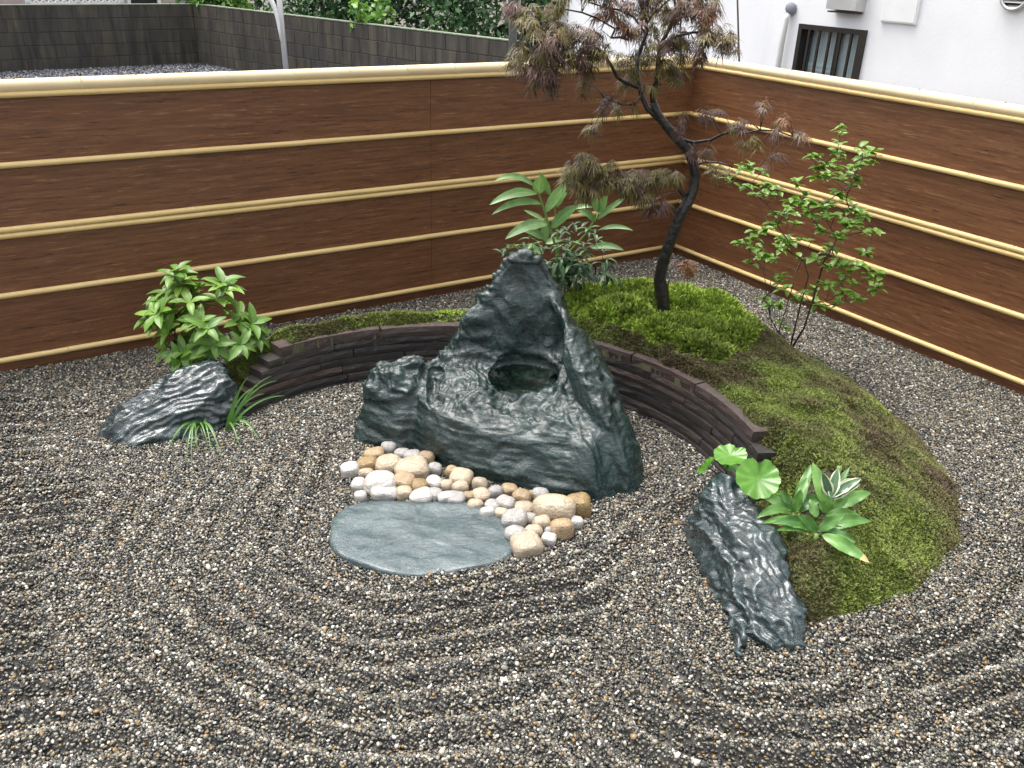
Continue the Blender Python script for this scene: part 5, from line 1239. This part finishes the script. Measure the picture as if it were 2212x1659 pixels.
for s_ in (l0, (l0 + l1) / 2, l1 - .05): MB().box(s_, s_ + .06, -.02, .03, -.09, 1.75).build("post", M_WHITE, lf)
nslat = int((l1 - l0) / .11)
for k in range(nslat + 7):
    for sgn in (1, -1):
        x0 = l0 + (k - 7) * .11 if sgn > 0 else l0 + k * .11; p0, p1 = np.array([x0, 0, .95]), np.array([x0 + sgn * .75, 0, 1.70])
        lo_, hi_ = l0, l1; pts_ = []
        t0 = max(0, (lo_ - p0[0]) / (p1[0] - p0[0]) if sgn > 0 else (hi_ - p0[0]) / (p1[0] - p0[0])); t1 = min(1, (hi_ - p0[0]) / (p1[0] - p0[0]) if sgn > 0 else (lo_ - p0[0]) / (p1[0] - p0[0]))
        if t1 - t0 < .05: continue
        a_, b_ = p0 + (p1 - p0) * t0, p0 + (p1 - p0) * t1; MB().tube([a_ + (0, .006 * sgn, 0), b_ + (0, .006 * sgn, 0)], .011, 4).build("slat", M_WHITE, lf)
for z_ in (.93, 1.70): MB().box(l0, l1, -.02, .025, z_, z_ + .04).build("rail", M_WHITE, lf)
# white-framed glazed porch between house and trees
pf = thing("glass_screen", "white framed glass panel standing beside the pink house", "panel", (*(A0 + back * 1.2 + dB * 2.0), 0.0), an)
f0, f1 = bwx(1200 / 1.693 / 1.8517, 1.2), bwx(1355 / 1.693 / 1.8517, 1.2)
for s_ in np.linspace(f0, f1 - .06, 4): MB().box(s_, s_ + .06, -.03, .03, -.09, 2.0).build("mullion", M_WHITE, pf)
MB().box(f0, f1, -.01, .01, .0, 1.98).build("glass", m_glass("grey_glass", (.6, .66, .7), .1), pf)

# trees behind the block wall
def tree(name, label, c, rad, n, mats, size, trunk_r, seed, sprigs=26, droop=.2):
    rr = np.random.default_rng(seed); c = np.array(c, float); rad = np.array(rad, float)
    base = np.array([c[0], c[1], -.09]); pl_ = Plant(name, label, "tree" if trunk_r > .03 else "shrub", base, "trees and bushes behind the block wall")
    cl = []
    while len(cl) < sprigs:
        u = rr.uniform(-1, 1, 3)
        if .35 < np.linalg.norm(u) < 1: cl.append(c + u * rad)
    nodes, par, tip = skeleton([base, base * [1, 1, 0] + [0, 0, max(.3, c[2] - rad[2] * .8)], c - [0, 0, rad[2] * .3]], cl, .1)
    pl_.part("trunk", branch_mesh(nodes, par, trunk_r * .18, trunk_r), M_BARK)
    bins = [MB() for _ in mats]; cl = np.array(cl)
    k = rr.integers(0, len(cl), n); off = rr.normal(0, 1, (n, 3)); q = cl[k] + off * rad * .16
    for i in range(n):
        d = unit(rr.normal(0, 1, 3) + np.array([0, 0, -droop])); nn = unit(rr.normal(0, .6, 3) + np.array([0, 0, 1])); s = size * rr.uniform(.6, 1.3); sd = unit(np.cross(d, nn)) * s * .34
        b = bins[int(rr.integers(0, len(mats)))]; b.add([q[i], q[i] + d * s * .5 + sd, q[i] + d * s - nn * s * .15, q[i] + d * s * .5 - sd], [(0, 1, 2, 3)])
    for b, mt in zip(bins, mats): pl_.part("crown", b, mt, False, kind="stuff")
    return pl_
def behind(px, py, Y): return P(px, py, Y)
for i, (px, py, Y, r_, n, mats, sz, lab) in enumerate([
        (520, -20, 18.0, (1.1, 1.0, .9), 5000, [M_TREE_M, M_TREE_L], .10, "bright green leafy tree behind the corner of the block wall"),
        (690, -60, 16.6, (1.5, 1.0, 1.5), 7000, [M_TREE_D, M_TREE_M], .10, "dark green tree behind the metal pole"),
        (900, -30, 15.6, (1.6, 1.0, 1.5), 8000, [M_TREE_D, M_TREE_D, M_TREE_M], .09, "dark green maple like tree hanging over the block wall top"),
        (1075, -10, 14.2, (1.1, .9, 1.5), 7000, [M_TREE_D, M_TREE_M, M_TREE_M], .09, "mid green dense tree next to the white house corner")]):
    q = behind(px, py, Y); tree("garden_tree", lab, (q[0], q[1], q[2]), r_, n, mats, sz, .07, 40 + i, 44)
for i, (px, py, Y, r_, n, lab) in enumerate([(800, 25, 14.1, (.28, .22, .26), 260, "small bush with large light green leaves peeping over the block wall"), (478, 5, 17.0, (.5, .35, .35), 900, "low light green bush at the corner behind the block wall")]):
    q = behind(px, py, Y); tree("garden_bush", lab, (q[0], q[1], q[2]), r_, n, [M_TREE_L, M_LEAF_A], .11, .02, 60 + i, 14)
tp = behind(1108, 70, 11.9); bt_ = thing("bare_trunk", "grey bare tree trunk with a thin side cane beside the block wall end", "tree", (tp[0], tp[1], -.09))
tq = behind(1105, -40, 11.9)
MB().tube([(0, 0, 0), (tp - [tp[0], tp[1], -.09]), tuple(tq - [tp[0], tp[1], -.09]), tuple((tq - [tp[0], tp[1], -.09]) * [1.4, 1.4, 1.5])], [.06, .055, .05, .045], 10).build("trunk", simple("grey_bark", (.09, .085, .08), .7, 20, .4, bumps=.5), bt_, True)
# drain pipe at the white house corner
dp = thing("drain_pipe", "pale drain pipe with bracket at the corner of the white house", "pipe", (HO[0], HO[1], 0), AR)
MB().tube([(s_left - .05, -ysg * .02, -.09), (s_left - .05, -ysg * .02, 3.0), (s_left - .05, -ysg * .02, 5.2)], .035, 12).build("pipe", M_PVC, dp, True)
MB().box(s_left - .10, s_left + .0, min(-ysg * .06, ysg * .01), max(-ysg * .06, ysg * .01), 2.05, 2.09).build("bracket", M_STEEL, dp)
